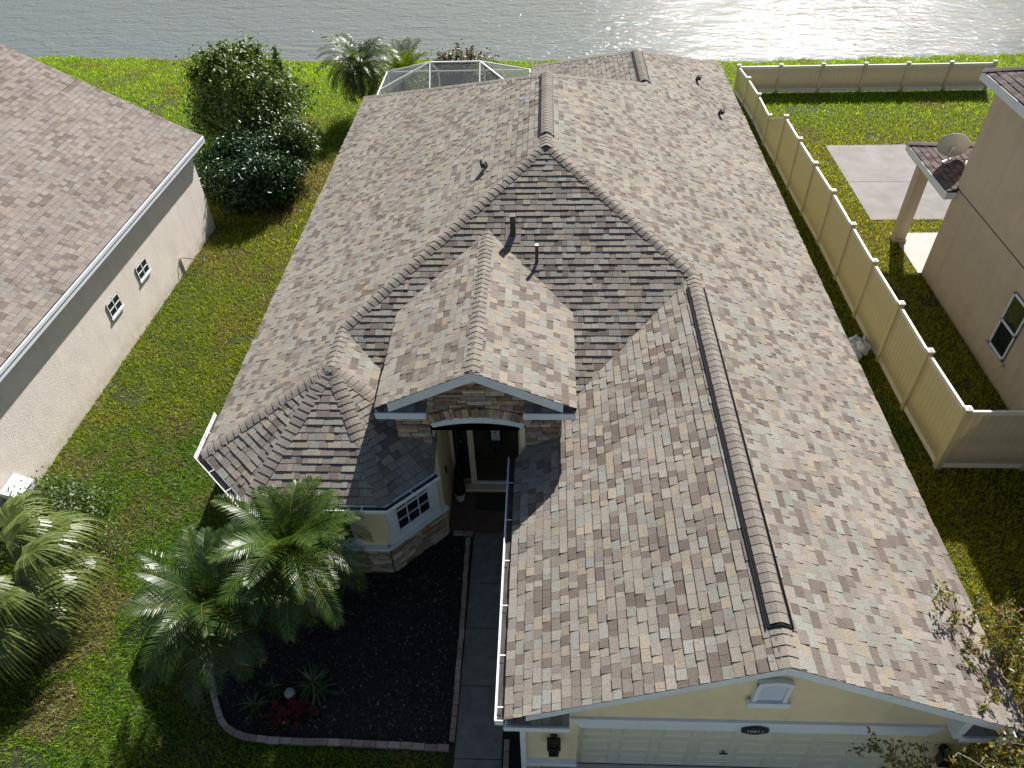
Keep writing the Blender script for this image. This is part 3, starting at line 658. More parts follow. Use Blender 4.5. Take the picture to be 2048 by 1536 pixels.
# bay walls
CB = [(-6.06, -5.87), (-4.93, -7.0), (-3.01, -7.0), (-2.03, -6.02), (-2.03, -4.7)]
bw = MB()
for (xa, ya), (xb, yb) in zip(CB[:-1], CB[1:]):
    d = Vector((xb - xa, yb - ya, 0)); nn = Vector((-d.y, d.x, 0)).normalized()
    mb = MB(); mb.obox((xa, ya, 0), d, nn * .15, (0, 0, 3.35 if xb == xa else 2.66)); mb.build('wall', m_yellow, house)
for k, ((xa, ya), (xb, yb)) in enumerate(zip(CB[:3], CB[1:4])):
    a = Vector((xa, ya, 0)); d = Vector((xb - xa, yb - ya, 0)); Ln = d.length; d.normalize(); nn = Vector((d.y, -d.x, 0))
    mb = MB(); mb.obox(a, d * Ln, nn * .02, (0, 0, .84)); sv = mb.build('stone_veneer', m_mortar, house)
    stones([(0, 0), (Ln, 0), (Ln, .835), (0, .835)], a + nn * .02, d, nn, sv, R)
    mb = MB(); mb.obox(a - d * .03 + Vector((0, 0, .84)), d * (Ln + .06), nn * .1, (0, 0, .075)); mb.build('sill', m_white, house)
    s0, s1, cw = (.26, 1.06, .19) if Ln < 1.7 else (.60, 1.32, .08)
    # casing
    cbm = MB(); e = .002
    for (u0, u1, z0, z1) in ((s0 - cw, s0 - .004, .92, 2.45), (s1 + .004, s1 + cw, .92, 2.45), (s0 - .004, s1 + .004, .92, 1.12), (s0 - .004, s1 + .004, 2.3, 2.45)):
        cbm.obox(a + d * u0 + Vector((0, 0, z0)) + nn * e, d * (u1 - u0), nn * .05, (0, 0, z1 - z0))
    cbm.build('window_casing', m_white, house)
    wb = MB(); wb.obox(a + d * s0 + Vector((0, 0, 1.12)) + nn * .002, d * (s1 - s0), nn * .012, (0, 0, 1.18)); wo_ = wb.build('window', m_glass, house)
    fb2 = MB(); Wd = s1 - s0
    bars = [(s0, s0 + .035, 1.12, 2.3), (s1 - .035, s1, 1.12, 2.3), (s0, s1, 1.12, 1.15), (s0, s1, 2.26, 2.3), (s0, s1, 1.685, 1.73)]
    bars += [(s0 + Wd * i / 3 - .009, s0 + Wd * i / 3 + .009, 1.15, 2.26) for i in (1, 2)] + [(s0, s1, 1.41, 1.428), (s0, s1, 1.985, 2.0)]
    for u0, u1, z0, z1 in bars: fb2.obox(a + d * u0 + Vector((0, 0, z0)) + nn * .0145, d * (u1 - u0), nn * .018, (0, 0, z1 - z0))
    fb2.build('window_frame', m_alum, wo_)
# porch: arch wall of stone
YA = -6.12
def arcpts(R0, zc, a0, a1, n, xc=-1.205): return [(xc + R0 * math.sin(a0 + (a1 - a0) * i / n), zc + R0 * math.cos(a0 + (a1 - a0) * i / n)) for i in range(n + 1)]
RA = 2.29; ZC = 3.60 - RA; ang = math.asin(.87 / RA)
intr = arcpts(RA, ZC, -ang, ang, 16)
for name, poly in (('flank', [(-2.66, 2.7), (-2.06, 2.7), (-2.06, 4.0), (-2.66, 4.0)]), ('flank', [(-.35, 2.7), (.29, 2.7), (.29, 4.0), (-.35, 4.0)])):
    f_ = front(poly, YA, YA + .2, 'porch_wall', m_mortar); stones(poly, (0, YA - .001, 0), (1, 0, 0), (0, -1, 0), f_, R, .06, .11, .16, .42)
zg = lambda x: PZ - abs(x - PX) * T - .1
gp = [(-2.06, 3.2)] + [(x, z) for x, z in intr] + [(-.35, 3.2), (-.35, zg(-.35)), (PX, zg(PX)), (-2.06, zg(-2.06))]
f_ = front(gp, YA + .002, YA + .2, 'porch_wall', m_mortar)
ext = arcpts(RA + .21, ZC, -ang - .03, ang + .03, 16)
stones([(-2.055, ext[0][1])] + [p for p in ext if -2.05 < p[0] < -.355] + [(-.355, ext[-1][1]), (-.355, zg(-.355) + .05), (PX, zg(PX) + .06), (-2.055, zg(-2.055) + .05)], (0, YA, 0), (1, 0, 0), (0, -1, 0), f_, R, .06, .12, .16, .5)
# voussoirs
a = -ang - .02
while a < ang + .02:
    da = R.uniform(.017, .03); p0, p1 = a + .0015, a + da - .0015; ri = RA - .012 + R.uniform(-.012, .012); ro = RA + .195 + R.uniform(-.015, .02); dd = .06 + R.uniform(-.012, .02)
    P = [(-1.205 + r * math.sin(t), YA, ZC + r * math.cos(t)) for r, t in ((ri, p0), (ri, p1), (ro, p1), (ro, p0))]
    t = R.uniform(.75, 1.15); mb = MB(); mb.prism(P[::-1], (0, -dd, 0), 0, tuple(x * t for x in R.choice(STONE))); mb.build('voussoir', m_stone, f_); a += da
# white arch trim
low = [(-1.205 + .82 * math.sin(math.pi * (i / 16 - .5)) , 3.42 - .14 * (2 * i / 16 - 1) ** 2) for i in range(17)]
mb = MB()
low = [(-1.205 + .80 * (2 * i / 16 - 1), 3.42 - .12 * (2 * i / 16 - 1) ** 2) for i in range(17)]
for i in range(16):
    mb.prism([(low[i][0], YA - .03, low[i][1]), (low[i + 1][0], YA - .03, low[i + 1][1]), (intr[i + 1][0], YA - .03, intr[i + 1][1]), (intr[i][0], YA - .03, intr[i][1])], (0, .2, 0))
mb.build('arch_trim', m_white, house)
# porch side walls above the lower roofs, interior
mb = MB(); mb.prism([(-2.66, YA + .2, 2.75), (-2.66, YA + .2, 3.95), (-2.66, -3.6, 3.95), (-2.66, -4.9, 3.4)], (.15, 0, 0)); mb.build('wall', m_yellow, house)
mb = MB(); mb.prism([(.14, YA + .2, 2.75), (.14, YA + .2, 3.95), (.14, -3.6, 3.95), (.14, -4.9, 3.4)], (.15, 0, 0)); mb.build('wall', m_yellow, house)
wallbox((-2.06, YA + .2, 3.5), (-.28, -4.7, 3.58), 'porch_ceiling', m_white)
wallbox((-.30, YA + .2, 0), (-.26, -4.7, 3.5))
wallbox((-2.03, -4.7, 0), (-.27, -4.55, 3.6))
wallbox((-.46, YA - .01, 2.0), (-.36, YA + .19, 3.3), 'porch_jamb')
# front door, sidelight
mb = MB(); mb.box((-1.5, -4.75, .16), (-.56, -4.7, 2.6)); fd = mb.build('front_door', m_brown, house)
def ell(cx, cz, rx, rz, y, n=28): return [(cx + rx * math.cos(2 * math.pi * i / n), y, cz + rz * math.sin(2 * math.pi * i / n)) for i in range(n)]
mb = MB(); mb.prism(ell(-1.03, 1.62, .2, .5, -4.765), (0, .015, 0)); og = mb.build('oval_glass', m_glass, fd)
mb = MB()
for r0, r1 in ((1.0, 1.12),):
    A1, A2 = ell(-1.03, 1.62, .2, .5, -4.775), ell(-1.03, 1.62, .225, .54, -4.775)
    for i in range(28): mb.prism([A1[i], A1[(i + 1) % 28], A2[(i + 1) % 28], A2[i]], (0, .02, 0))
mb.build('oval_frame', m_brown, fd)
mb = MB()
for i in range(12):
    t = 2 * math.pi * i / 12; mb.tube([(-1.03 + .07 * math.cos(t), -4.768, 1.62 + .2 * math.sin(t)), (-1.03 + .19 * math.cos(t), -4.768, 1.62 + .48 * math.sin(t))], .004, 4)
mb.build('leaded_came', m_came, og)
for z0, z1 in ((.3, .9),):
    for x0, x1 in ((-1.4, -1.08), (-.98, -.66)):
        mb = MB(); mb.box((x0, -4.765, z0), (x1, -4.75, z1)); mb.build('door_panel', m_brown, fd)
mb = MB(); mb.tube([(-1.42, -4.75, 1.2), (-1.42, -4.8, 1.2)], .03, 10); mb.tube([(-1.42, -4.75, 1.05), (-1.42, -4.83, 1.05)], .028, 10); mb.build('door_knob', m_black, fd)
mb = MB(); mb.box((-1.93, -4.74, .2), (-1.62, -4.705, 2.6)); sl = mb.build('sidelight', m_glass, house)
mb = MB()
for z in (.45, .8, 1.25, 1.6, 2.0, 2.35): mb.box((-1.87, -4.75, z), (-1.68, -4.741, z + .012))
for x in (-1.87, -1.68): mb.box((x - .006, -4.75, .4), (x + .006, -4.741, 2.5))
mb.lathe((-1.775, -4.746, 1.42), [(.05, -.004), (.05, .004)], 14, axis=(0, 1, 0)); mb.build('leaded_came', m_came, sl)
for x0, x1 in ((-1.99, -1.93), (-1.62, -1.5), (-.56, -.46)):
    mb = MB(); mb.box((x0, -4.8, .05), (x1, -4.7, 2.65)); mb.build('door_jamb', m_yellow, house)
mb = MB(); mb.box((-2.0, -4.98, .05), (-.46, -4.8, .13)); mb.build('door_step', m_yellow, house)
mb = MB(); mb.box((-1.5, -4.8, .13), (-.56, -4.752, .165)); mb.build('threshold', m_alum, house)
mb = MB(); mb.box((-2.015, -5.55, 1.35), (-1.99, -5.49, 1.52)); mb.build('doorbell', m_black, house)

# roof penetrations
def hipz(y): return ZR + y * T
def boxvent():
    x, y = -.675, -2.05; z = hipz(y); mb = MB(); mb.box((x - .055, y - .07, z - .12), (x + .055, y + .05, z + .44)); mb.box((x - .062, y - .08, z + .44), (x + .062, y + .06, z + .45), 1)
    mb.build('flue_vent', [m_pipe, m_pipe], house)
    mb = MB(); mb.obox((x - .16, y - .2, hipz(y - .2) + .014), (.32, 0, 0), (0, .36, .36 * T), (0, 0, .004)); mb.build('flashing', m_flash, house)
boxvent()
x, y = -.185, -2.66; z = hipz(y); mb = MB(); mb.tube([(x, y, z - .05), (x, y, z + .42)], .034, 12); mb.build('vent_pipe', m_pipe, house)
mb = MB(); mb.lathe((x, y, z + .42), [(.036, -.01), (.038, .004), (.022, .004), (.022, -.03)], 12); mb.build('pipe_rim', m_galv, house)
mb = MB(); mb.obox((x - .13, y - .16, hipz(y - .16) + .013), (.26, 0, 0), (0, .3, .3 * T), (0, 0, .004)); mb.build('flashing', m_flash, house)
def hood(x, y, left):
    z = ZE + (W - abs(x)) * T; sx = -1 if left else 1; mb = MB()
    # gooseneck: short riser that bends over and opens down the slope
    dn = Vector((sx, 0, -T)).normalized(); n = Vector((sx * T, 0, 1)).normalized(); b = Vector((x, y, z)); f2 = Vector((0, -1, 0))
    pth = [b, b + n * .1, b + n * .17 + f2 * .03, b + n * .2 + f2 * .09, b + n * .17 + f2 * .15, b + n * .1 + f2 * .17]
    mb.tube(pth, [.055, .055, .056, .058, .06, .062], 12); h = mb.build('roof_vent_hood', m_lead, house, smooth=False)
    mb = MB(); mb.obox(b - dn * .17 + f2 * -.17 + n * .014, dn * .34, f2 * .34, n * .004); mb.build('flashing', m_flash, h)
    mb = MB(); mb.tube([b + n * .19 + f2 * .04, b + n * .215 + f2 * .085], [.045, .05], 10); mb.build('hood_top', m_galv, h)
hood(-1.34, .2, True); hood(4.9, 9.55, False); hood(5.28, 7.28, False)

# ================================================================== LEFT NEIGHBOUR
LO = Vector((-11.084, 6.178, 0)); LD = Vector((-.040, -1, 0)).normalized(); LN = Vector((-LD.y, LD.x, 0))   # LD runs towards the street, LN outward (+x)
LN = Vector((1, -.040, 0)).normalized()
lh = thing('neighbour_house', LO, 'pale stucco house with pinkish brown shingles and two small square windows', 'house')
def lp(s, o, z): p = LO + LD * s + LN * o; return Vector((p.x, p.y, z))
LT = .53
def lbox(s0, s1, o0, o1, z0, z1, name, m, parent=lh):
    mb = MB(); mb.obox(lp(s0, o0, z0), LD * (s1 - s0), LN * (o1 - o0), (0, 0, z1 - z0)); return mb.build(name, m, parent)
lbox(0, 13, -.2, 0, 0, 2.75, 'wall', m_stucco_l); lbox(0, .2, -12.4, -.2, 0, 2.75, 'wall', m_stucco_l); lbox(12.8, 13, -12.4, -.2, 0, 2.75, 'wall', m_stucco_l); lbox(0, 13, -12.6, -12.4, 0, 2.75, 'wall', m_stucco_l)
EZ = 3.02; EO = .27; S0, S1 = -.52, 13.5
def lroof(s, o): return lp(s, o, EZ + (EO - o) * LT if o > -6.3 else EZ + (EO + 6.3) * LT - (-6.3 - o) * LT)
lr = MB(); PR = [lroof(S0, EO), lroof(S1, EO), lroof(S1, -6.3), lroof(S0, -6.3)]; slab(lr, PR, .09); PL2 = [lroof(S0, -6.3), lroof(S1, -6.3), lroof(S1, -12.87), lroof(S0, -12.87)]; slab(lr, PL2, .09)
lroof_o = lr.build('roof', m_deck, lh)
cells = []; rs = random.Random(9)
shingle_plane(PR, LD, cells, PAL_B, rs, .55); emit_shingles(cells, lroof_o)
cells = []; shingle_plane(PL2, LD, cells, PAL_B, rs); mb = MB()
for c in cells: mb.faces(c[0], c[1], 0, c[2])
tag(mb.build('shingle_field', m_shingle, lroof_o), kind='stuff')
mb = MB(); mb.obox(lp(S0, EO, EZ - .23), LD * (S1 - S0), LN * .03, (0, 0, .2)); mb.obox(lp(S0, EO + .03, EZ - .1), LD * (S1 - S0), LN * .02, (0, 0, .08)); mb.obox(lp(S0, 0, EZ - .25), LD * (S1 - S0), LN * EO, (0, 0, .03)); mb.build('fascia', m_white, lh)
mb = MB(); mb.prism([lroof(S0, EO + .03) - Vector((0, 0, .03)), lroof(S0, -6.3) - Vector((0, 0, .03)), lroof(S0, -6.3) - Vector((0, 0, .22)), lroof(S0, EO + .03) - Vector((0, 0, .22))], LD * -.03); mb.build('rake_board', m_white, lh)
for s in (0.1, 12.9):
    mb = MB(); mb.prism([lp(s - .1, -.01, 2.75), lp(s - .1, -12.59, 2.75), lp(s - .1, -6.3, 6.2)], LD * .18); mb.build('gable_wall', m_stucco_l, lh)
for s0 in (4.19, 5.87):
    wm = lbox(s0, s0 + .6, .003, .02, 1.2, 1.62, 'window', m_glass)
    fm = MB()
    for a, b, z0, z1 in ((0, .03, 1.2, 1.62), (.57, .6, 1.2, 1.62), (0, .6, 1.2, 1.23), (0, .6, 1.59, 1.62), (.285, .315, 1.2, 1.62), (0, .6, 1.395, 1.42)):
        fm.obox(lp(s0 + a, .02, z0), LD * (b - a), LN * .012, (0, 0, z1 - z0))
    fm.build('window_frame', m_alum, wm); lbox(s0 - .03, s0 + .63, .003, .05, 1.15, 1.2, 'sill', m_white)
hb = MB(); hb.tube([lp(2.62, .02, 0), lp(2.62, .03, .55)], .025, 8); hb.tube([lp(2.62, .03, .55), lp(2.62, .1, .57)], .02, 8); hb.build('water_pipe', m_stucco_l, lh)
hb = MB(); pts = [lp(2.62 - t * .9, .1 + .28 * math.sin(t * 2.5), max(.03, .56 - .75 * t)) for t in [i / 14 for i in range(15)]]; hb.tube(pts, .014, 6)
tag(hb.build('garden_hose', m_hose, None, off=lp(1.9, .2, 0)), 'dark garden hose hanging from a tap by the stucco house corner', 'hose')
cb = MB(); c0, c1, c2 = 11.42, 11.92, .36; o_ = lp(c0, .05, 0); cb.obox(o_, LD * (c1 - c0), LN * (c2 - .05), (0, 0, .62)); cb.faces([lp(c0 - .02, .03, .622), lp(c1 + .02, .03, .622), lp(c1 + .02, c2 + .03, .622), lp(c0 - .02, c2 + .03, .622), lp(c0 - .02, .03, .8), lp(c1 + .02, .03, .8)], [(0, 1, 5, 4), (2, 3, 4, 5), (0, 4, 3), (1, 2, 5)])
tag(cb.build('utility_cabinet', m_white, None, off=o_), 'white utility cabinet with sloped lid beside the pale stucco house', 'cabinet')

# ================================================================== RIGHT NEIGHBOUR
rh = thing('tall_house', (11.05, 3.4, 0), 'two storey beige stucco house beyond the fence with dark shingles', 'house')
def rbox(a, b, name, m, parent=rh): mb = MB(); mb.box(a, b); return mb.build(name, m, parent)
rbox((11.05, -14, 0), (19, 3.4, 2.78), 'wall', m_stucco_r); rbox((11.07, -14, 2.78), (18.98, 3.38, 2.82), 'expansion_groove', m_mortar); rbox((11.05, -14, 2.82), (19, 3.4, 5.56), 'wall', m_stucco_r)
EX, EY, RZ = 10.72, 3.72, 5.78
rp = [[(EX, -14.4, RZ), (EX, EY, RZ), (14.9, EY - 4.18, RZ + 4.18 * .45), (14.9, -14.4, RZ + 4.18 * .45)], [(EX, EY, RZ), (19.1, EY, RZ), (14.9, EY - 4.18, RZ + 4.18 * .45)], [(19.1, EY, RZ), (19.1, -14.4, RZ), (14.9, -14.4, RZ + 4.18 * .45), (14.9, EY - 4.18, RZ + 4.18 * .45)]]
mb = MB()
for p in rp: slab(mb, p, .09)
rro = mb.build('roof', m_deck, rh); cells = []; rs = random.Random(21)
shingle_plane(rp[0], (0, 1, 0), cells, PAL_C, rs); shingle_plane(rp[1], (1, 0, 0), cells, PAL_C, rs); emit_shingles(cells, rro, 60)
d = Vector((1, -1, .45)); cap_line(rp[0][1], rp[0][2], Vector((-1, -1, -.45 * .0)).normalized() * 1 + Vector((0, 0, -.25)), Vector((1, 1, -.25)), rro, pal=(.1, .075, .07), lift=.016)
mb = MB(); sweep(mb, [(EX, EY, RZ), (EX, -14.4, RZ)], [(-.004, -.22), (.025, -.22), (.025, -.015), (-.004, -.015)]); sweep(mb, [(19.1, EY, RZ), (EX, EY, RZ)], [(-.004, -.22), (.025, -.22), (.025, -.015), (-.004, -.015)]); mb.box((EX, -14.4, RZ - .23), (11.05, EY, RZ - .2)); mb.build('fascia', m_white, rh)
wn = rbox((11.02, -1.36, .72), (11.045, -.62, 2.25), 'window', m_glass)
mb = MB()
for y0, y1, z0, z1 in ((-1.36, -1.31, .72, 2.25), (-.67, -.62, .72, 2.25), (-1.36, -.62, .72, .78), (-1.36, -.62, 2.19, 2.25), (-1.36, -.62, 1.44, 1.5)): mb.box((11.0, y0, z0), (11.02, y1, z1))
mb.build('window_frame', m_alum, wn); rbox((10.96, -1.46, .63), (11.048, -.52, .71), 'sill', m_stucco_r)
# rear porch roof
qx, qy0, qy1, qz, qt = 10.78, 3.28, 6.25, 2.72, .42
pr = [[(qx, qy0, qz), (qx, qy1, qz), (12.7, qy1 - 1.92, qz + 1.92 * qt), (12.7, qy0, qz + 1.92 * qt)], [(qx, qy1, qz), (18, qy1, qz), (18, qy1 - 1.92, qz + 1.92 * qt), (12.7, qy1 - 1.92, qz + 1.92 * qt)], [(12.7, qy0 + .13, qz + 1.9 * qt), (18, qy0 + .13, qz + 1.9 * qt), (18, qy1 - 1.92, qz + 1.92 * qt), (12.7, qy1 - 1.92, qz + 1.92 * qt)]]
mb = MB()
for p in pr: slab(mb, p, .09)
pro = mb.build('porch_roof', m_deck, rh); cells = []
shingle_plane(pr[0], (0, 1, 0), cells, [((.13, .098, .09), 3), ((.16, .122, .112), 3), ((.1, .074, .068), 2)], rs); shingle_plane(pr[1], (1, 0, 0), cells, PAL_C, rs); emit_shingles(cells, pro, 120)
cap_line(pr[0][1], pr[0][2], Vector((-1, -1, -.25)), Vector((1, 1, -.25)), pro, pal=(.11, .083, .076), lift=.016)
mb = MB(); sweep(mb, [(qx, qy1, qz), (qx, qy0, qz), (11.04, qy0, qz)], [(-.004, -.2), (.025, -.2), (.025, -.015), (-.004, -.015)]); mb.build('porch_fascia', m_white, rh)
rbox((10.84, 3.42, 2.42), (11.04, 6.15, 2.52), 'porch_beam', m_stucco_r)
cl = rbox((10.82, 5.08, .0), (11.14, 5.4, 2.42), 'column', m_stucco_r); rbox((10.79, 5.05, 0), (11.17, 5.43, .14), 'column_base', m_stucco_r)
# satellite dish
dl = Vector((11.22, 4.62, qz + .44 * qt)); dt = thing('satellite_dish', dl, 'grey satellite dish with arm and feed horn on the small porch roof', 'satellite dish')
ax = Vector((.3, .9, .28)).normalized(); cdv = dl + Vector((0, .02, .5))
prof = [(.001, -.075)] + [(.4 * k / 6, -.075 + .075 * (k / 6) ** 2) for k in range(1, 7)] + [(.4, .012)] + [(.4 * k / 6, -.06 + .072 * (k / 6) ** 2) for k in range(5, 0, -1)] + [(.001, -.06)]
mb = MB(); mb.lathe(cdv, prof, 28, axis=ax); mb.build('reflector', m_dish, dt, smooth=True)
mb = MB(); mb.tube([dl, dl + Vector((0, 0, .14)), dl + Vector((-.03, -.03, .24)), cdv - ax * .085], .024, 8); mb.box(cdv - ax * .09 - Vector((.05, .05, .05)), cdv - ax * .09 + Vector((.05, .05, .05))); mb.obox(dl - Vector((.1, .1, .01)), (.2, 0, .2 * qt), (0, .2, 0), (0, 0, .012)); mb.build('mast', m_galv, dt)
fe = cdv + ax * .34 + Vector((-.12, -.05, -.04)); mb = MB(); mb.tube([cdv - ax * .05 + Vector((-.05, 0, -.2)), cdv + ax * .1 + Vector((-.2, 0, -.2)), fe], .013, 6); mb.build('arm', m_galv, dt)
mb = MB(); mb.lathe(fe, [(.028, -.05), (.03, .0), (.05, .05), (.055, .07)], 12, axis=-ax); mb.box(fe - Vector((.075, .05, .02)), fe + Vector((.06, .05, .06))); mb.build('feed_horn', m_galv, dt)
bx = Vector((11.45, 4.12, qz + .67 * qt + .02)); mb = MB(); mb.obox(bx, (.26, -.06, .1), (.05, .17, .02), (-.02, 0, .07)); tag(mb.build('cable_box', m_vinyl, None, off=bx), 'small cream cable box lying on the porch roof by the dish', 'box')
mb = MB(); rr = random.Random(4)
for k in range(4):
    c = Vector((11.15 + rr.uniform(0, .75), 3.75 + rr.uniform(0, .8), 0)); pts = []
    for i in range(26):
        a = i * .62; r_ = .1 + .05 * rr.random(); p = c + Vector((r_ * math.cos(a) + i * .005, r_ * math.sin(a), 0)); p.z = qz + (p.x - qx) * qt + .03 + .02 * rr.random(); pts.append(p)
    mb.tube(pts, .006, 5)
mb.tube([dl + Vector((0, 0, .02)), (11.75, 4.3, 3.2), (11.85, 4.0, 3.23), (11.75, 3.7, 3.18), (11.6, 3.5, 3.12)], .009, 5)
tag(mb.build('coiled_cable', m_black, None, off=(11.5, 4.1, 3.0)), 'black coiled cable on the porch roof below the dish', 'cable')

# ================================================================== FENCES
plank_me = {}
def plank_mesh(h, w, mat):
    k = (round(h, 3), round(w, 3), mat.name)
    if k not in plank_me:
        mb = MB(); e = .006; hw = w / 2
        V = [(-hw, -.011, 0), (-hw + e, -.018, 0), (hw - e, -.018, 0), (hw, -.011, 0), (hw, .011, 0), (hw - e, .018, 0), (-hw + e, .018, 0), (-hw, .011, 0)]
        V2 = [(a, b, h) for a, b, c in V]; mb.faces(V + V2, [(i, (i + 1) % 8, 8 + (i + 1) % 8, 8 + i) for i in range(8)] + [tuple(range(8))[::-1], tuple(range(8, 16))])
        me = bpy.data.meshes.new('plank'); me.from_pydata(mb.v, [], mb.f); me.materials.append(mat); plank_me[k] = me
    return plank_me[k]
def fence(posts, label, mat, group='white vinyl fences round the neighbouring yard', first=True, last=True):
    """posts: list of (x, y, height)"""
    root = thing('vinyl_fence', (posts[0][0], posts[0][1], 0), label, 'fence', group)
    for i, (x, y, h) in enumerate(posts):
        if (i == 0 and not first) or (i == len(posts) - 1 and not last): continue
        mb = MB(); mb.box((x - .064, y - .064, -.05), (x + .064, y + .064, h)); po = mb.build('post', mat, root)
        mb = MB(); mb.box((x - .075, y - .075, h), (x + .075, y + .075, h + .025)); mb.faces([(x - .07, y - .07, h + .025), (x + .07, y - .07, h + .025), (x + .07, y + .07, h + .025), (x - .07, y + .07, h + .025), (x, y, h + .06)], [(0, 1, 4), (1, 2, 4), (2, 3, 4), (3, 0, 4)]); mb.build('post_cap', m_vcap, po)
    for (xa, ya, ha), (xb, yb, hb) in zip(posts[:-1], posts[1:]):
        a = Vector((xa, ya, 0)); b = Vector((xb, yb, 0)); d = (b - a); Ln = d.length; d.normalize(); n = Vector((-d.y, d.x, 0)); ha -= .06; hb -= .06
        p0 = a + d * .066; p1 = b - d * .066; mb = MB()
        for (z0a, z1a, z0b, z1b, th) in ((.06, .2, .06, .2, .026), (ha - .1, ha, hb - .1, hb, .026)):
            P = [p0 + Vector((0, 0, z0a)) - n * th, p1 + Vector((0, 0, z0b)) - n * th, p1 + Vector((0, 0, z1b)) - n * th, p0 + Vector((0, 0, z1a)) - n * th]; mb = MB(); mb.prism(P, n * th * 2)
            pan = mb.build('bottom_rail' if z0a < .1 else 'top_rail', m_vcap, root)
        k = max(1, round((Ln - .132) / .155)); w = (Ln - .132) / k; ang = math.atan2(d.y, d.x)
        for i in range(k):
            t = (i + .5) / k; c = p0 + d * (w * (i + .5)); h = min(ha + (hb - ha) * i / k, ha + (hb - ha) * (i + 1) / k)
            o = bpy.data.objects.new('plank', plank_mesh(h - .1 - .2 + .04, w - .002, mat)); COL.objects.link(o); o.parent = pan
            o.location = c + Vector((0, 0, .18)) - OFF[pan.name]; o.rotation_euler = (0, 0, ang); OFF[o.name] = OFF[pan.name]
    return root
FP = []
sp = [1.84, 1.77, 1.83, 1.82, 1.89, 1.78, 1.74, 1.81, 1.62, 1.95, 1.69, 1.39]
xs = [8.67, 8.58, 8.55, 8.50, 8.49, 8.48, 8.42, 8.37, 8.34, 8.26, 8.27, 8.20, 8.07]
y = -4.15
for i in range(13):
    FP.append((xs[i], y, 1.86 if i <= 8 else 1.2)); y += sp[i] if i < 12 else 0
side = fence(FP, 'long cream vinyl fence running beside the house towards the lake', m_vinyl)
ye = FP[-1][1]
fence([FP[-1]] + [(8.07 + 1.745 * i, ye - .03 * 0, 1.2) for i in range(1, 7)], 'low mildewed vinyl fence along the lake bank', m_vinyl_w, first=False)
fence([FP[0], (10.5, -4.15, 1.86), (11.04, -4.15, 1.86)], 'short weathered vinyl fence section meeting the two storey house', m_vinyl_w, first=False, last=False)

# white bags by the fence
bl = [((8.2, -.22, 0), .24, .17, 'white bulging plastic bag with twisted neck, nearest the fence post'), ((7.93, -.42, 0), .25, .13, 'flat long white plastic bag in the pile by the fence'), ((7.98, .02, 0), .23, .12, 'grey crumpled plastic bag on top of the pile by the fence'), ((7.72, -.1, 0), .22, .1, 'bright white plastic bag sticking out under the roof edge'), ((8.16, .16, 0), .17, .12, 'small grey white bag tucked behind the pile at the fence')]
for k, (c, r_, h, lab) in enumerate(bl):
    mb = MB(); rr = random.Random(40 + k); n1, n2 = 10, 16; V = []
    ph = [rr.uniform(0, 6.28) for _ in range(6)]; ax_ = rr.uniform(1.2, 1.7); th = rr.uniform(0, 3.1)
    for i in range(n1 + 1):
        for j in range(n2):
            f = math.pi * i / n1; g_ = 2 * math.pi * j / n2
            w_ = 1 + .16 * math.sin(3 * g_ + ph[0] + 2 * f) + .12 * math.sin(5 * g_ + ph[1] - 3 * f) + .08 * math.sin(9 * f + ph[2] + 2 * g_)
            x_, y_ = r_ * w_ * math.sin(f) * math.cos(g_) * ax_ * .75, r_ * w_ * math.sin(f) * math.sin(g_) * .75
            V.append((c[0] + x_ * math.cos(th) - y_ * math.sin(th), c[1] + x_ * math.sin(th) + y_ * math.cos(th), max(.005, h + h * w_ * math.cos(f))))
    F = [(i * n2 + j, (i + 1) * n2 + j, (i + 1) * n2 + (j + 1) % n2, i * n2 + (j + 1) % n2) for i in range(n1) for j in range(n2)]; mb.faces(V, F)
    e = Vector((c[0] + r_ * .8 * math.cos(th), c[1] + r_ * .8 * math.sin(th), h * 1.2)); mb.tube([e - Vector((.06 * math.cos(th), .06 * math.sin(th), 0)), e + Vector((.07 * math.cos(th), .07 * math.sin(th), .04)), e + Vector((.12 * math.cos(th + .4), .12 * math.sin(th + .4), .05))], [.05, .02, .055], 8)
    tag(mb.build('plastic_bag', m_bag, None, smooth=True, off=c), lab, 'bag', 'white bags dumped by the fence')

# ================================================================== POOL CAGE
pc = thing('pool_cage', (-3.3, 11.8, 0), 'white framed screen enclosure behind the house', 'screen enclosure')
ez, tz = 2.5, 3.3; xl, xr, yb, yf, yr_ = -6.05, -.62, 13.25, 10.45, 11.92
K = {'A': (xl, yf, ez), 'B': (xl, yb, ez), 'C': (xr, yb, ez), 'D': (xr, yf, ez), 'R1': (-4.18, yr_, tz), 'R2': (-2.38, yr_, tz), 'B1': (-4.1, yb, ez), 'B2': (-2.35, yb, ez), 'F1': (-4.1, yf, ez + .05), 'F2': (-2.35, yf, ez + .05), 'L': (xl, 11.5, ez)}
def beam(a, b, w=.05, name='beam'):
    a, b = Vector(K.get(a, a) if isinstance(a, str) else a), Vector(K.get(b, b) if isinstance(b, str) else b); mb = MB(); mb.tube([a, b], w * .62, 4); mb.build(name, m_alum, pc)
for a, b in (('A', 'B'), ('B', 'B1'), ('B1', 'B2'), ('B2', 'C'), ('C', 'D'), ('R1', 'R2'), ('R1', 'L'), ('R1', 'F1'), ('R2', 'F2'), ('R1', 'B1'), ('R2', 'B2'), ('R2', 'D'), ('R1', 'B'), ('R2', 'C')): beam(a, b)
for p in ('A', 'B', 'C', 'B1', 'B2', 'L'): beam((K[p][0], K[p][1], 0), p, .055, 'post')
beam((xl, yf, 1.0), (xl, yb, 1.0)); beam((xl, yb, 1.0), (xr, yb, 1.0))
def scr(*ks):
    mb = MB(); mb.poly([K.get(k, k) if isinstance(k, str) else k for k in ks]); mb.build('screen_panel', m_screen, pc)
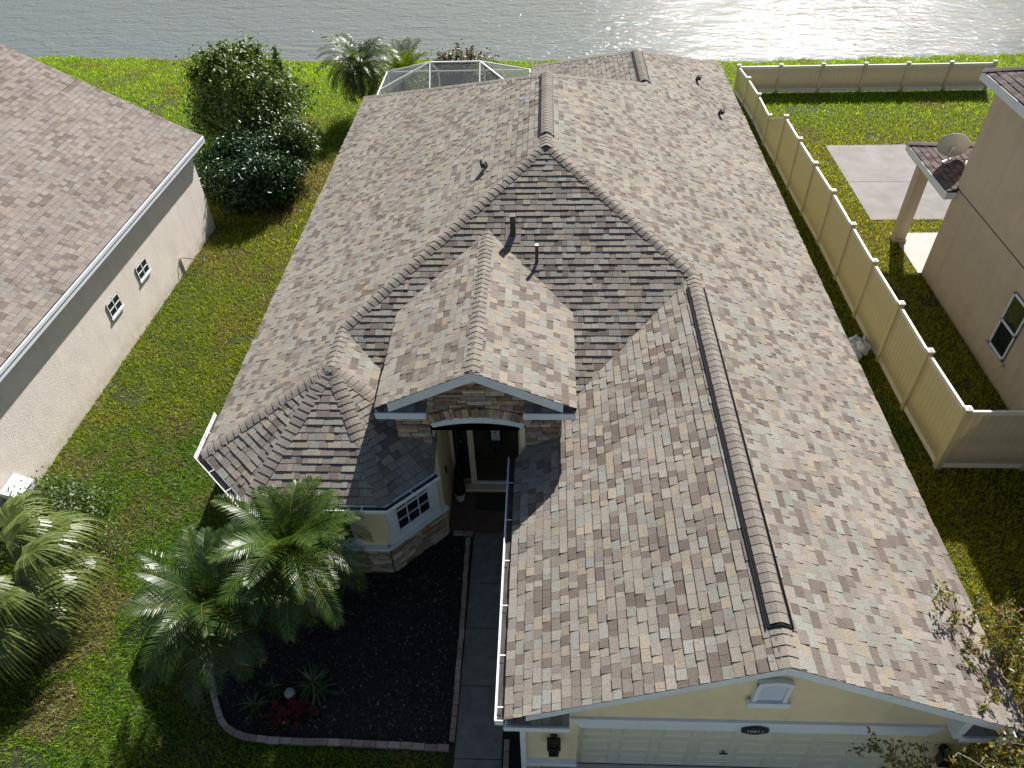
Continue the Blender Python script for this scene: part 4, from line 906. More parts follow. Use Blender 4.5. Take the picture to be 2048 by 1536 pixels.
scr('R1', 'F1', (xl, yf, ez), 'L'); scr('R1', 'L', 'B'); scr('R1', 'B', 'B1'); scr('R1', 'B1', 'B2', 'R2'); scr('R2', 'B2', 'C'); scr('R1', 'R2', 'F2', 'F1'); scr('R2', 'C', 'D'); scr('R2', 'D', 'F2')
scr((xl, yf, 0), (xl, yb, 0), 'B', 'A'); scr((xl, yb, 0), (xr, yb, 0), 'C', 'B'); scr((xr, yb, 0), (xr, yf, 0), 'D', 'C')
mb = MB(); mb.box((xl + .05, 10.12, -.03), (xr - .05, yb - .05, .04)); tag(mb.build('pool_deck', m_patio), 'grey concrete deck inside the screen enclosure', 'deck', kind='structure')

# ================================================================== FRONT GARDEN BED
EDGE = [(-6.61, -5.55), (-6.71, -6.15), (-6.72, -6.95), (-6.66, -7.5), (-6.46, -8.3), (-6.18, -8.95), (-5.87, -9.55), (-5.62, -9.98), (-5.4, -10.19), (-5.12, -10.3), (-4.62, -10.355), (-3.9, -10.36), (-3.26, -10.36), (-2.4, -10.385), (-1.565, -10.41)]
BED = EDGE + [(-1.60, -6.06), (-2.02, -6.06), (-3.0, -6.95), (-4.94, -6.95), (-6.0, -5.9), (-6.0, -5.5)]
def inpoly(poly, x, y):
    r = np.zeros(len(x), bool); n = len(poly)
    for i in range(n):
        (xa, ya), (xb, yb) = poly[i], poly[(i + 1) % n]
        if ya == yb: continue
        c = ((ya > y) != (yb > y)) & (x < (xb - xa) * (y - ya) / (yb - ya) + xa); r ^= c
    return r
mb = MB(); mb.prism([(x, y, .0) for x, y in BED], (0, 0, .035)); tag(mb.build('mulch_bed', m_mulch), 'black mulch bed before the bay window', 'garden bed', kind='structure')
mb = MB(); mb.box((-.56, -12.5, -.02), (-.3, -10.2, .03)); tag(mb.build('mulch_strip', m_mulch), 'narrow black mulch strip against the garage wall', 'garden bed', kind='structure')
def chips(n, x0, x1, y0, y1, poly=None):
    x = NR.uniform(x0, x1, n); y = NR.uniform(y0, y1, n)
    if poly: k = inpoly(poly, x, y); x, y = x[k], y[k]
    n = len(x); a = NR.uniform(0, 2 * np.pi, n); L = NR.uniform(.015, .06, n); w = NR.uniform(.004, .011, n); z = .037 + NR.uniform(0, .014, n); tl = NR.uniform(-.35, .35, n)
    d = np.stack([np.cos(a), np.sin(a), tl], 1) * L[:, None] / 2; s = np.stack([-np.sin(a), np.cos(a), NR.uniform(-.6, .6, n)], 1) * w[:, None]; c = np.stack([x, y, z + np.abs(d[:, 2])], 1)
    V = np.stack([c - d - s, c + d - s, c + d + s, c - d + s], 1).reshape(-1, 3); i = np.arange(n)[:, None] * 4
    col = NR.uniform(.008, .055, (n, 1)) * np.array([[1.05, 1, .95]]); lt = NR.random(n) < .075; col[lt] = np.array([.2, .16, .12]) * NR.uniform(.4, 1.2, (lt.sum(), 1))
    return V, np.concatenate([i, i + 1, i + 2, i + 3], 1), col
V, F, C_ = chips(30000, -6.8, -1.55, -10.45, -5.5, BED); tag(np_mesh('mulch_chips', V, F, C_, m_chip), 'shredded black bark mulch in the front bed', 'mulch', kind='stuff')
def edging(path, root, rng, w=.1, step=.205):
    P = [Vector((x, y, 0)) for x, y in path]; s = 0; seg = 0; acc = [0]
    for a, b in zip(P[:-1], P[1:]): acc.append(acc[-1] + (b - a).length)
    def at(t):
        for i in range(len(P) - 1):
            if t <= acc[i + 1] or i == len(P) - 2: return P[i].lerp(P[i + 1], (t - acc[i]) / (acc[i + 1] - acc[i]))
    t = 0
    while t + step <= acc[-1] + .05:
        a, b = at(t + .003), at(t + step - .004); d = b - a; d.normalize(); n = Vector((-d.y, d.x, 0)); h = .085 + rng.uniform(-.006, .008); o = n * rng.uniform(-.006, .006)
        c = rng.choice([(.34, .25, .2), (.4, .31, .25), (.3, .21, .17), (.37, .3, .26)]); k = rng.uniform(.85, 1.1); e = .008
        mb = MB(); q = [a - n * w / 2 + o, b - n * w / 2 + o, b + n * w / 2 + o, a + n * w / 2 + o]; m_ = sum(q, Vector()) / 4
        lo = [v + Vector((0, 0, -.02)) for v in q]; mid = [v + Vector((0, 0, h - e)) for v in q]; top = [m_ + (v - m_) * .94 + Vector((0, 0, h)) for v in q]
        mb.faces(lo + mid + top, [(i, (i + 1) % 4, 4 + (i + 1) % 4, 4 + i) for i in range(4)] + [(4 + i, 4 + (i + 1) % 4, 8 + (i + 1) % 4, 8 + i) for i in range(4)] + [(8, 9, 10, 11)], 0, tuple(x * k for x in c)); mb.build('paver', m_edge, root)
        t += step
er = thing('garden_edging', (-3.3, -10.36, 0), 'curved border of tan paver bricks round the mulch bed', 'edging')
edging(EDGE, er, R); edging([(-1.54, -10.3), (-1.55, -8.3), (-1.6, -6.16)], er, R, .09); edging([(-1.5, -6.1), (-2.0, -6.1)], er, R)
er2 = thing('garden_edging', (-.62, -11.0, 0), 'short straight row of paver bricks beside the garage wall', 'edging'); edging([(-.62, -12.5), (-.62, -10.2)], er2, R, .09)

# ------------------------------------------------------------------ palms
def frond(root, base, az, e0, Ln, droop, nl=42, ll=.3, lw=.02, cols=((.035, .085, .018), (.06, .13, .02)), vee=.35, hang=.5, rng=R, yel=0.0, mat=None):
    """pinnate frond: curved rachis with two ranks of drooping leaflets"""
    d0 = Vector((math.cos(az), math.sin(az), 0)); side = Vector((-math.sin(az), math.cos(az), 0)); n = 16; pts = [Vector(base)]; tw = rng.uniform(-.5, .5)
    for i in range(n):
        e = e0 - droop * ((i + .5) / n) ** 1.25; pts.append(pts[-1] + (d0 * math.cos(e) + Vector((0, 0, 1)) * math.sin(e) + side * tw * .12 * (i / n)) * Ln / n)
    mb = MB(); rc = tuple(x * 1.15 for x in cols[1]); mb.tube(pts, [.013 * (1 - .8 * i / n) + .002 for i in range(n + 1)], 5, 0, (rc[0] * 1.5, rc[1], rc[2]))
    for k in range(nl):
        s = .1 + .9 * (k + .5) / nl; f = s * n; i = min(n - 1, int(f)); p = pts[i].lerp(pts[i + 1], f - i); t = (pts[i + 1] - pts[i]).normalized(); up = side.cross(t); up = up if up.z > 0 else -up
        L_ = ll * (math.sin(math.pi * (.12 + .83 * s)) ** .7) * rng.uniform(.88, 1.1)
        for sg in (-1, 1):
            fwd = .35 + .75 * s; dr = (side * sg + t * fwd + up * (vee - .25 * rng.random())).normalized(); a = p; m_ = a + dr * L_ * .55; dr2 = (dr + Vector((0, 0, -hang * rng.uniform(.5, 1.3)))).normalized(); b = m_ + dr2 * L_ * .45
            wv = t * lw * .5 * rng.uniform(.85, 1.15); q = rng.random(); c = [cols[0][j] + (cols[1][j] - cols[0][j]) * q for j in range(3)]
            if yel and rng.random() < yel * (.4 + s): c = [.22, .16, .03]
            i0 = len(mb.v); mb.v += [tuple(a - wv * .6), tuple(a + wv * .6), tuple(m_ + wv), tuple(m_ - wv), tuple(b)]
            mb.f += [(i0, i0 + 1, i0 + 2, i0 + 3), (i0 + 3, i0 + 2, i0 + 4)]; mb.m += [0, 0]; mb.c += [tuple(c)] * 2
    return mb.build('frond', mat or m_palm, root)
def palm(loc, h, label, nf=34, Ln=1.55, ll=.3, lw=.02, emin=-.5, emax=1.35, dr=(1.3, 2.0), seed=1, cols=((.026, .06, .008), (.08, .14, .013)), trunk_r=.09, lim=None, group=None, yel=.1, hang=.5, name='date_palm', nl=42, dead=3):
    rng = random.Random(seed); root = thing(name, loc, label, 'palm', group); mb = MB(); b = Vector(loc); k = 9
    pts = [b + Vector((.04 * math.sin(i), .03 * math.cos(i * 1.3), h * i / (k - 1))) for i in range(k)]; rs_ = []
    pp = []; 
    for i in range(k - 1):
        pp += [pts[i], pts[i].lerp(pts[i + 1], .85)]; rs_ += [trunk_r * 1.12, trunk_r * .92]
    pp.append(pts[-1]); rs_.append(trunk_r * 1.2); mb.tube(pp, rs_, 10); mb.build('trunk', m_bark, root)
    c = pts[-1]
    for i in range(nf):
        az = i * 2.39996 + rng.uniform(-.2, .2); q = i / (nf - 1); e = emin + (emax - emin) * q ** .8 + rng.uniform(-.1, .1); L_ = Ln * (1 - .25 * abs(q - .5)) * rng.uniform(.9, 1.1)
        if lim: e, L_ = lim(az, e, L_)
        frond(root, c + Vector((.03 * math.cos(az), .03 * math.sin(az), -.05 + .1 * q)), az, e, L_, rng.uniform(*dr) * (1 - .35 * q), nl, ll, lw, cols, rng=rng, yel=yel if q < .3 else .02, hang=hang)
    for i in range(dead):
        az = 3.6 + i * 1.7; frond(root, c + Vector((0, 0, -.12)), az, -1.05 - .1 * (i % 2), Ln * .8, .6, nl - 8, ll * .85, lw * .8, ((.11, .065, .025), (.2, .125, .05)), rng=rng, hang=.7)
    return root
def lim1(az, e, L_):
    a = (az % (2 * math.pi)); t = math.sin(a)          # towards the bay wall
    return (max(e, .95), L_ * .82) if t > .45 else (e, L_)
palm((-4.4, -7.98, 0.03), 2.2, 'larger glossy date palm growing before the bay window', nf=58, Ln=1.66, ll=.36, lw=.026, emin=-1.0, seed=5, lim=lim1, nl=38, hang=.3, group='date palms in the mulch bed')
palm((-5.55, -9.0, 0.03), 1.95, 'smaller darker date palm at the curved corner of the bed', nf=54, Ln=1.52, ll=.34, lw=.026, emin=-1.05, seed=8, nl=35, hang=.3, cols=((.02, .048, .007), (.055, .1, .011)), group='date palms in the mulch bed')
palm((-7.6, 15.2, 0), 2.1, 'dark drooping palm behind the house by the screen enclosure', nf=52, Ln=1.85, ll=.45, lw=.042, emin=-.7, emax=1.2, seed=12, nl=26, dr=(1.6, 2.3), group='palms behind the house')
palm((-6.1, 16.4, 0), 1.2, 'bright yellow green clumping palm beside the dark palm near the lake', nf=34, Ln=1.75, ll=.42, lw=.038, emin=.0, emax=1.45, seed=15, nl=24, dr=(.9, 1.5), cols=((.07, .12, .012), (.16, .21, .018)), group='palms behind the house', name='areca_palm')

def fan_frond(root, base, az, e0, pet, L_, rng, cols, nseg=38, lean=Vector((.5, .1, 0))):
    d0 = Vector((math.cos(az), math.sin(az), 0)); b = Vector(base); pts = [b]
    for i in range(6):
        e = e0 - .5 * i / 6; pts.append(pts[-1] + (d0 * math.cos(e) + Vector((0, 0, 1)) * math.sin(e)).normalized() * pet / 6 + lean * .015 * i)
    mb = MB(); mb.tube(pts, .012, 5, 0, (.12, .16, .03)); h = pts[-1]; t = (pts[-1] - pts[-2]).normalized(); s = t.cross(Vector((0, 0, 1))).normalized(); u = s.cross(t)
    for k in range(nseg):
        a = (k / (nseg - 1) - .5) * 3.7; dr = (t * math.cos(a) + s * math.sin(a) + u * .15).normalized(); l = L_ * (1 - .22 * abs(a) / 1.85) * rng.uniform(.88, 1.08); p = h + t * (.22 * math.cos(a) if abs(a) < 1.5 else 0); P = [p]; dd = dr
        for j in range(6):
            dd = (dd + Vector((0, 0, -.28 - .08 * j)) + lean * .18).normalized() if j else dr; P.append(P[-1] + dd * l / 6)
        w = dr.cross(Vector((0, 0, 1))).normalized() * .017; q = rng.random(); c = tuple(cols[0][j] + (cols[1][j] - cols[0][j]) * q for j in range(3)); i0 = len(mb.v)
        for j, pt_ in enumerate(P):
            ww_ = w * (1, 1.25, 1.2, 1, .75, .45, .08)[j]; mb.v += [tuple(pt_ - ww_), tuple(pt_ + ww_)]
        for j in range(6): mb.f.append((i0 + 2 * j, i0 + 2 * j + 1, i0 + 2 * j + 3, i0 + 2 * j + 2)); mb.m.append(0); mb.c.append(c)
    mb.build('frond', m_palm, root)
fl = Vector((-10.1, -8.15, 0)); fr_ = thing('fan_palm', fl, 'wind blown fan palm with long yellow green fronds on the lawn', 'palm'); rng = random.Random(31)
mb = MB(); mb.tube([fl, fl + Vector((0, 0, .6)), fl + Vector((.03, 0, 1.3))], [.17, .15, .13], 10); mb.build('trunk', m_bark, fr_)
for i in range(26):
    az = i * 2.39996; q = i / 25; fan_frond(fr_, fl + Vector((.03, 0, 1.3)), az, -.25 + 1.4 * q, rng.uniform(.65, 1.0), rng.uniform(1.0, 1.25), rng, ((.06, .095, .014), (.17, .2, .045)))

# ------------------------------------------------------------------ shrubs and small trees
def clumps(c, rad3, n, per, rng, shell=.55, spread=.24, zmin=.05):
    """leaf points in clumps through an ellipsoid; returns points and outward dirs"""
    d = rand_unit(n); r = shell + (1 - shell) * NR.random(n) ** .6; r *= 1 + .16 * np.sin(3 * np.arctan2(d[:, 1], d[:, 0]) + 2 * d[:, 2] * 3)
    k = np.array(c) + d * r[:, None] * np.array(rad3); k = k[k[:, 2] > zmin]; n = len(k)
    P = np.repeat(k, per, 0) + NR.normal(size=(n * per, 3)) * spread; ok = P[:, 2] > zmin * .6; P = P[ok]
    D = (P - np.array(c)) / np.array(rad3); D /= np.linalg.norm(D, axis=1)[:, None] + 1e-9; return P, D
def shrub(name, loc, c, rad3, n, per, size, pal, wts, label, cat='shrub', mat=None, stems=7, group=None, spread=.22, aspect=.5, seed=1, top=None, sprouts=0):
    root = thing(name, loc, label, cat, group); rng = random.Random(seed); mb = MB(); b = Vector(loc)
    for i in range(stems):
        a = i * 2.4; tip = Vector(c) + Vector((rad3[0] * .6 * math.cos(a), rad3[1] * .6 * math.sin(a), rad3[2] * rng.uniform(-.1, .55))); s0 = b + Vector((.12 * math.cos(a), .12 * math.sin(a), 0)); mid = s0.lerp(tip, .5) + Vector((rng.uniform(-.1, .1), rng.uniform(-.1, .1), .1)); mb.tube([s0, mid, tip], [.04, .028, .008], 6)
    mb.build('trunk', m_bark, root); P, D = clumps(c, rad3, n, per, rng, spread=spread)
    if sprouts:
        q = []; a = NR.uniform(0, 6.28, sprouts); rr_ = np.sqrt(NR.random(sprouts)) * .85
        for aa, r_ in zip(a, rr_):
            bx_ = np.array([c[0] + rad3[0] * r_ * math.cos(aa), c[1] + rad3[1] * r_ * math.sin(aa), c[2] + rad3[2] * math.sqrt(max(0, 1 - r_ * r_))]); t = NR.random(60)[:, None]; q.append(bx_ + t * np.array([NR.normal() * .12, NR.normal() * .12, NR.uniform(.25, .55)]) + NR.normal(size=(60, 3)) * .05)
        q = np.concatenate(q); P = np.concatenate([P, q]); D = np.concatenate([D, np.tile([[0, 0, 1.]], (len(q), 1))])
    cl_ = leaf_cols(len(P), pal, wts)
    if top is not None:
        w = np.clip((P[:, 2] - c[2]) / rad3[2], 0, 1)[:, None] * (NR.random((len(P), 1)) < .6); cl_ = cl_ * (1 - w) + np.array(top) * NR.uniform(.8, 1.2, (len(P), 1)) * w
    leaf_cloud('crown', P, size, cl_, mat or m_leaf, root, aspect, nbias=D); return root
GRN = [(.04, .08, .014), (.07, .125, .018), (.1, .16, .022), (.17, .19, .04)]
shrub('evergreen_tree', (-10.95, 11.3, 0), (-10.95, 11.3, 2.15), (1.95, 1.75, 1.75), 230, 85, .15, GRN, (4, 4, 2, .6), 'tall dense evergreen tree with feathery top behind the houses', 'tree', spread=.24, top=(.14, .2, .035), sprouts=46, seed=2)  # top tint: yellowish new growth plus a painted sunlit tone
shrub('glossy_shrub', (-10.25, 7.9, 0), (-10.3, 8.0, 1.12), (1.72, 1.35, 1.0), 230, 85, .12, [(.014, .045, .013), (.026, .07, .018), (.05, .11, .024)], (4, 3, 2), 'round glossy dark green shrub at the corner of the pale house', mat=m_gloss, spread=.17, seed=3)
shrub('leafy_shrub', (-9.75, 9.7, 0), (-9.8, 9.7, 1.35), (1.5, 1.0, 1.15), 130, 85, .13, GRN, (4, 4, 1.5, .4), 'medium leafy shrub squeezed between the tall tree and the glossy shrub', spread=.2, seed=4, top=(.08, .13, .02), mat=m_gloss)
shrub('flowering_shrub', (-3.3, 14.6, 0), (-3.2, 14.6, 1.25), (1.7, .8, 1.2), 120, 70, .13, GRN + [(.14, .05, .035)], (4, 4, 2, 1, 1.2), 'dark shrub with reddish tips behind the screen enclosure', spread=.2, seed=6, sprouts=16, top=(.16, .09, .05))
shrub('ground_shrub', (-10.5, -5.9, 0), (-10.5, -5.95, .3), (1.15, .95, .42), 100, 70, .08, [(.04, .08, .015), (.07, .12, .02), (.12, .16, .03)], (4, 4, 2), 'low leafy shrub against the wall behind the fan palm', spread=.14, seed=7)
shrub('ground_cover', (-9.6, -6.9, 0), (-9.6, -6.9, .1), (.8, .7, .16), 40, 50, .06, [(.12, .05, .04), (.07, .1, .02), (.18, .09, .06)], (3, 4, 2), 'low reddish ground cover beside the fan palm', 'plant', spread=.14, seed=9, stems=3)
YEL = [(.22, .17, .02), (.14, .15, .02), (.28, .15, .03), (.06, .09, .015), (.2, .07, .03)]
def twiggy(name, loc, tips, label, seed, leaves=26, size=.06, per=1.0):
    root = thing(name, loc, label, 'shrub', 'yellowing shrubs beside the garage'); rng = random.Random(seed); mb = MB(); pts = []; b = Vector(loc)
    for tx, ty, tz in tips:
        tip = Vector((tx, ty, tz)); s0 = b + Vector((rng.uniform(-.15, .15), rng.uniform(-.15, .15), 0)); c1 = s0.lerp(tip, .4) + Vector((rng.uniform(-.15, .15), rng.uniform(-.15, .15), .25)); P = [s0.lerp(c1, t).lerp(c1.lerp(tip, t), t) for t in [i / 10 for i in range(11)]]
        mb.tube(P, [.022 * (1 - i / 10.5) + .003 for i in range(11)], 5)
        for j in range(4, 11):
            for _ in range(2):
                d = Vector((rng.uniform(-1, 1), rng.uniform(-1, 1), rng.uniform(-.2, 1))).normalized() * rng.uniform(.15, .42); e = P[j] + d; mb.tube([P[j], P[j] + d * .5 + Vector((0, 0, .02)), e], [.006, .004, .002], 4)
                for k in range(int(leaves * per)): q = P[j].lerp(e, rng.random()); pts.append(q + Vector((rng.gauss(0, .035), rng.gauss(0, .035), rng.gauss(0, .035))))
    mb.build('branches', m_twig, root); P = np.array([tuple(p) for p in pts]); leaf_cloud('leaves', P, size, leaf_cols(len(P), YEL, (4, 4, 2, 3, 1)), m_leaf, root, .55)
rt_ = random.Random(77)
twiggy('yellowing_shrub', (6.85, -9.95, 0), [(5.75 + rt_.uniform(-.1, .85), -10.15 + rt_.uniform(-.75, 1.0), rt_.uniform(2.95, 3.45)) for _ in range(16)] + [(6.75 + rt_.uniform(-.25, .6), -9.9 + rt_.uniform(-1.0, 1.1), rt_.uniform(1.0, 2.4)) for _ in range(34)], 'tall sparse shrub with yellow leaves brushing the garage roof corner', 3, 24, .068)
twiggy('yellowing_shrub', (6.5, -11.75, 0), [(4.7 + rt_.uniform(-.5, .9), -11.35 + rt_.uniform(-.2, .12), rt_.uniform(2.3, 3.1)) for _ in range(6)] + [(5.95 + rt_.uniform(-.45, .6), -11.35 + rt_.uniform(-.25, .15), rt_.uniform(1.6, 2.9)) for _ in range(26)], 'leggy shrub with pale twigs reaching before the garage door', 5, 15, .066)

# spider plants, flowers, ornaments in the bed
def rosette(loc, n, L_, label, seed, cols=((.03, .07, .02), (.12, .15, .06))):
    root = thing('spider_plant', loc, label, 'plant', 'strap leaved plants in the mulch bed'); rng = random.Random(seed); mb = MB(); b = Vector(loc)
    for i in range(n):
        az = i * 2.4; e = rng.uniform(.25, 1.3); d = Vector((math.cos(az), math.sin(az), 0)); s = Vector((-d.y, d.x, 0)) * .014; P = [b]; l = L_ * rng.uniform(.75, 1.1)
        for j in range(6): ee = e - 1.3 * (j / 6) ** 1.3; P.append(P[-1] + (d * math.cos(ee) + Vector((0, 0, math.sin(ee)))) * l / 6)
        c = cols[rng.random() < .35]; i0 = len(mb.v)
        for j, p in enumerate(P): k = (1, 1.1, 1.1, 1, .8, .5, .1)[j]; p.z = max(p.z, b.z + .01); mb.v += [tuple(p - s * k), tuple(p + s * k)]
        for j in range(6): mb.f.append((i0 + 2 * j, i0 + 2 * j + 1, i0 + 2 * j + 3, i0 + 2 * j + 2)); mb.m.append(0); mb.c.append(c)
    mb.build('leaves', m_palm, root)
rosette((-4.0, -9.52, .035), 46, .46, 'striped spider plant beside the red flowers', 1); rosette((-5.0, -9.85, .035), 26, .36, 'spider plant under the smaller date palm', 2); rosette((-4.75, -9.55, .035), 22, .3, 'dark strap leaved plant behind the red flowers', 3)
def flowers(loc, rad_, n, label, seed):
    root = thing('red_flower', loc, label, 'flower', 'red flowers in the mulch bed'); b = np.array(loc); rng = random.Random(seed); mb = MB()
    P = b + NR.normal(size=(160, 3)) * np.array([rad_, rad_ * .8, .06]) + np.array([0, 0, .12]); P[:, 2] = np.maximum(P[:, 2], loc[2] + .02); leaf_cloud('leaves', P, .08, leaf_cols(160, [(.02, .05, .015)], (1,)), m_leaf, root)
    for i in range(n):
        c = Vector(loc) + Vector((rng.gauss(0, rad_ * .8), rng.gauss(0, rad_ * .6), rng.uniform(.16, .3)))
        for k in range(7):
            a = k * .9 + rng.random(); d = Vector((math.cos(a), math.sin(a), rng.uniform(-.1, .45))); s = Vector((-d.y, d.x, 0)) * .025; l = rng.uniform(.05, .085); mb.faces([c, c + d * l * .5 + s, c + d * l, c + d * l * .5 - s], [(0, 1, 2, 3)])
    tag(mb.build('petals', m_red, root), kind='stuff')
flowers((-4.55, -10.05, .035), .12, 20, 'red flower clump nearest the curved paver edge', 1); flowers((-4.2, -9.9, .035), .16, 30, 'wide red flower clump beside the striped spider plant', 2)
mb = MB(); mb.lathe((-4.4, -9.66, .03), [(.05, 0), (.05, .04), (.025, .06), (.025, .2), (.05, .22)], 12); mb.lathe((-4.4, -9.66, .31), [(.095 * math.sin(math.pi * i / 10) + .001, -.095 * math.cos(math.pi * i / 10)) for i in range(11)], 16)
tag(mb.build('gazing_ball', m_silver, None, smooth=True, off=(-4.4, -9.66, .03)), 'silver ornamental ball on a stand above the red flowers', 'ornament')
mb = MB(); mb.prism([(-4.68, -9.84, .05), (-4.56, -9.86, .05), (-4.56, -9.86, .3), (-4.62, -9.85, .36), (-4.68, -9.84, .3)], (.01, .05, 0)); mb.box((-4.66, -9.87, .2), (-4.63, -9.862, .26)); tag(mb.build('garden_lantern', m_red, None, off=(-4.62, -9.85, .05)), 'small red garden lantern among the red flowers', 'lantern')
# potted plants at the bay side
for (loc, lab, sd_) in (((-6.15, -6.35, .035), 'white pot of trailing leaves beside the bay wall', 1), ((-5.75, -6.75, .035), 'small white pot with sparse leaves under the bay window', 2)):
    root = thing('potted_plant', loc, lab, 'potted plant', 'pots beside the bay wall'); mb = MB(); mb.lathe(loc, [(.09, 0), (.14, .22), (.155, .24), (.155, .26), (.13, .26), (.12, .2)], 18); mb.build('pot', m_pot, root); P = np.array(loc) + np.array([0, 0, .3]) + NR.normal(size=(120, 3)) * np.array([.12, .12, .07]); leaf_cloud('leaves', P, .07, leaf_cols(120, [(.06, .12, .03), (.12, .2, .05), (.25, .28, .15)], (3, 3, 1)), m_leaf, root)
# topiary by the door
tl_ = (-1.84, -5.18, .05); root = thing('topiary', tl_, 'dark conical topiary in a white pot beside the front door', 'potted plant'); mb = MB(); mb.lathe(tl_, [(.085, 0), (.11, .18), (.12, .2), (.12, .22), (.1, .22), (.095, .18)], 18); mb.build('pot', m_pot, root)
n = 3200; h = NR.random(n) ** 1.1; a = NR.uniform(0, 6.28, n); rr_ = .14 * (1 - h) ** .55 * np.sqrt(NR.uniform(.6, 1, n)) * (.75 + .25 * np.minimum(1, h * 8)); P = np.stack([tl_[0] + rr_ * np.cos(a), tl_[1] + rr_ * np.sin(a), tl_[2] + .2 + h * .95], 1); leaf_cloud('foliage', P, .04, leaf_cols(n, [(.012, .03, .012), (.02, .045, .015)], (1, 1)), m_leaf, root)
mb = MB(); mb.tube([(tl_[0], tl_[1], .2), (tl_[0], tl_[1], 1.1)], .02, 6); mb.build('stem', m_bark, root)
mb = MB(); mb.box((-1.5, -5.5, .051), (-.7, -5.03, .066)); tag(mb.build('door_mat', m_mat, None, off=(-1.1, -5.26, .05)), 'dark door mat before the front door', 'mat')
# sign hanging on the front door
sg = MB(); sg.box((-1.115, -4.8, 1.52), (-.945, -4.785, 2.22)); so = tag(sg.build('door_sign', m_sign, None, off=(-1.03, -4.79, 1.52)), 'tall narrow pale sign with dark script hanging on the front door', 'sign')
mb = MB(); pts = [(-1.03 + .03 * math.sin(i * .9) + .012 * math.sin(i * 2.3), -4.803, 1.6 + .5 * i / 40) for i in range(41)]; mb.tube(pts, .006, 5); mb.box((-1.09, -4.804, 2.16), (-.97, -4.801, 2.175)); mb.box((-1.09, -4.804, 1.55), (-.97, -4.801, 1.56)); mb.build('script', m_black, so)
# ================================================================== GRASS
def vnoise(x, y, sc, seed):
    g_ = np.random.default_rng(seed).random((257, 257)); u = (x * sc) % 256; v = (y * sc) % 256; i = u.astype(int); j = v.astype(int); fu = u - i; fv = v - j; fu = fu * fu * (3 - 2 * fu); fv = fv * fv * (3 - 2 * fv)
    return (g_[i, j] * (1 - fu) + g_[i + 1, j] * fu) * (1 - fv) + (g_[i, j + 1] * (1 - fu) + g_[i + 1, j + 1] * fu) * fv
def fbm(x, y, sc, seed): return (vnoise(x + 500, y + 500, sc, seed) * .5 + vnoise(x + 500, y + 500, sc * 2.1, seed + 1) * .3 + vnoise(x + 500, y + 500, sc * 4.3, seed + 2) * .2)
BARE = [(-8.5, 9.7, 1.5), (-9.2, 7.2, .8), (-9.1, -8.3, .9), (-8.6, -9.9, .5), (-7.9, 2.0, .5)]     # dry patches of the lawn
def scatter(N, x0, x1, y0, y1):
    x = NR.uniform(x0, x1, N); y = NR.uniform(y0, y1, N)
    dx, dy, dz = x - CAM.x, y - CAM.y, -CAM.z + 0 * x; zc = dx * FW.x + dy * FW.y + dz * FW.z; px = 1024 + 1485.3 * (dx * RT.x + dy * RT.y + dz * RT.z) / zc; py = 768 - 1485.3 * (dx * UP.x + dy * UP.y + dz * UP.z) / zc
    d = np.sqrt(dx * dx + dy * dy + dz * dz); ok = (zc > 0) & (px > -330) & (px < 2380) & (py > 40) & (py < 1800) & (NR.random(N) < np.minimum(1, (15.5 / d) ** 1.15))
    bare = fbm(x, y, .55, 77); ok &= ~((bare > .7) & (NR.random(N) < .65))
    x, y, d = x[ok], y[ok], d[ok]; ok = np.ones(len(x), bool)
    ok &= ~((x > -6.05) & (x < 6.05) & (y > -5.9) & (y < 12.8)); ok &= ~((x > -.3) & (x < 6.05) & (y > -10.8) & (y < 0)); ok &= ~inpoly(EDGE + [(-1.5, -10.45), (-1.5, -5.5)], x, y); ok &= ~((x > -1.66) & (x < -.3) & (y < -5.9) & (y > -14)); ok &= ~((x > .15) & (x < 5.75) & (y < -10)); ok &= ~((x > -6.1) & (x < -.55) & (y > 10) & (y < 13.3))
    wl = -11.084 - .04 * (6.178 - y); ok &= ~((x < wl) & (y < 6.18)); ok &= ~((x > 11.05) & (y < 3.4)); ok &= ~((x > 10.53) & (y > 6.43) & (y < 11.87)); ok &= ~((x > 10.94) & (y > 3.4) & (y < 5.62)); ok &= y < shore(x) - .02
    return x[ok], y[ok], d[ok]
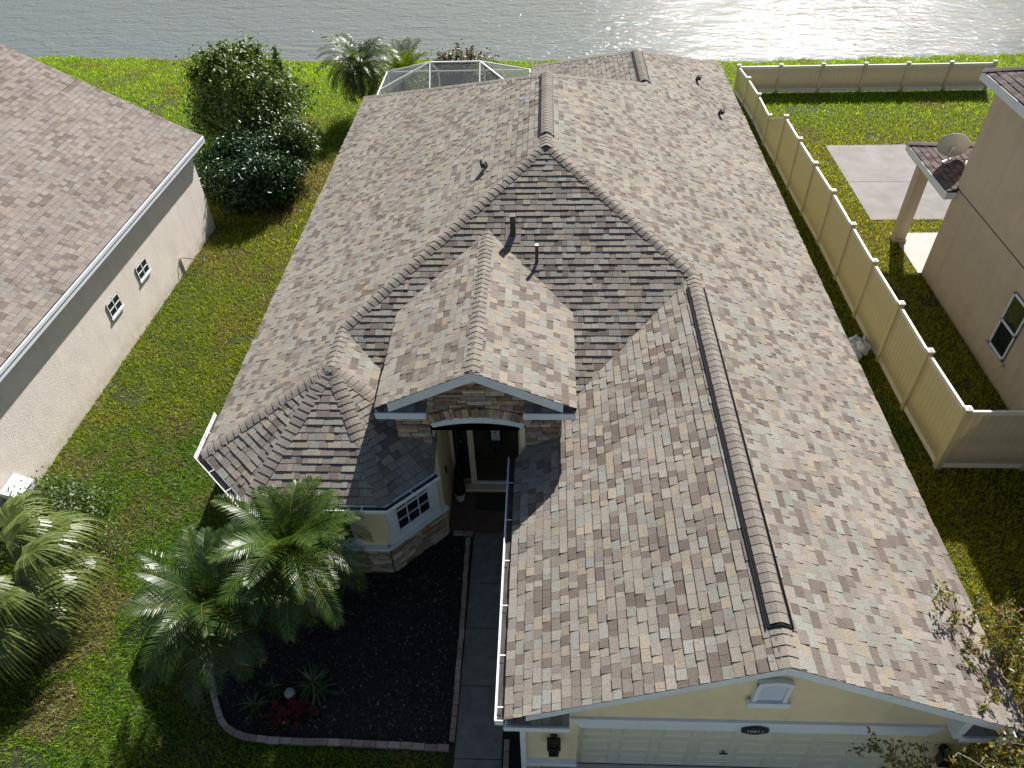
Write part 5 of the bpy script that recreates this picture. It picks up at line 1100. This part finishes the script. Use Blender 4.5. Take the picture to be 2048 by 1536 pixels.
def grass(N, *rect):
    x, y, d = scatter(N, *rect); n = len(x); z = ground_z(x, y); a = NR.uniform(0, 6.28, n); tl = NR.uniform(.3, 1.35, n); k = (d / 14.5) ** .85; L_ = NR.uniform(.05, .12, n) * k ** .45; w = NR.uniform(.011, .022, n) * k ** .35
    bank = np.clip((y - 11.5) / 5, 0, 1); L_ *= 1 - .1 * bank
    dirv = np.stack([np.cos(a) * np.sin(tl), np.sin(a) * np.sin(tl), np.cos(tl)], 1) * L_[:, None]; s = np.stack([-np.sin(a), np.cos(a), np.zeros(n)], 1) * w[:, None] / 2; b = np.stack([x, y, z], 1)
    V = np.stack([b - s, b + s, b + dirv], 1).reshape(-1, 3); F = np.arange(3 * n).reshape(-1, 3)
    ye = .22 + .9 * (fbm(x, y, .35, 5) - .45) + .35 * (fbm(x, y, 2.2, 9) - .45); zone = np.where((y > -3) & (y < 12), .22, 0.) + np.where((x > 6) & (y < -4), .5, 0.) + np.where((x > 8.4) & (y < 17), .48, 0.) - np.where(x < -6, np.clip((-2 - y) / 6, 0, 1) * .18, 0)
    ye = np.clip(ye + zone + NR.normal(0, .13, n) - .25 * bank, 0, 1)[:, None]
    g0 = np.array([.098, .2, .008]); g1 = np.array([.29, .275, .01]); backlit_lime = np.array([.27, .39, .003])  # lakeside blade colour includes the painted glow of sun shining through
    C_ = (g0 * (1 - ye) + g1 * ye); C_ = C_ * (1 - bank[:, None] * .85) + backlit_lime * bank[:, None] * .85; dry = (fbm(x, y, .9, 21) + NR.normal(0, .06, n)) > .665; C_[dry] = C_[dry] * .4 + np.array([.26, .19, .09]) * .6
    for bx_, by_, br_ in BARE:
        q = (((x - bx_) ** 2 + (y - by_) ** 2) < (br_ * (.5 + fbm(x, y, 1.7, 3))) ** 2) & (NR.random(n) < .8); C_[q] = C_[q] * .25 + np.array([.28, .2, .11]) * .75
    C_ *= np.exp(NR.normal(0, .42, (n, 1))); pale = NR.random(n) < .05; C_[pale] = np.array([.3, .3, .14]); return V, F, C_
V, F, C_ = grass(4700000, -32, 32, -14.1, 24.5)
tag(np_mesh('lawn_grass', V, F, C_, m_grass), 'coarse green and yellowing lawn grass', 'grass', kind='stuff')
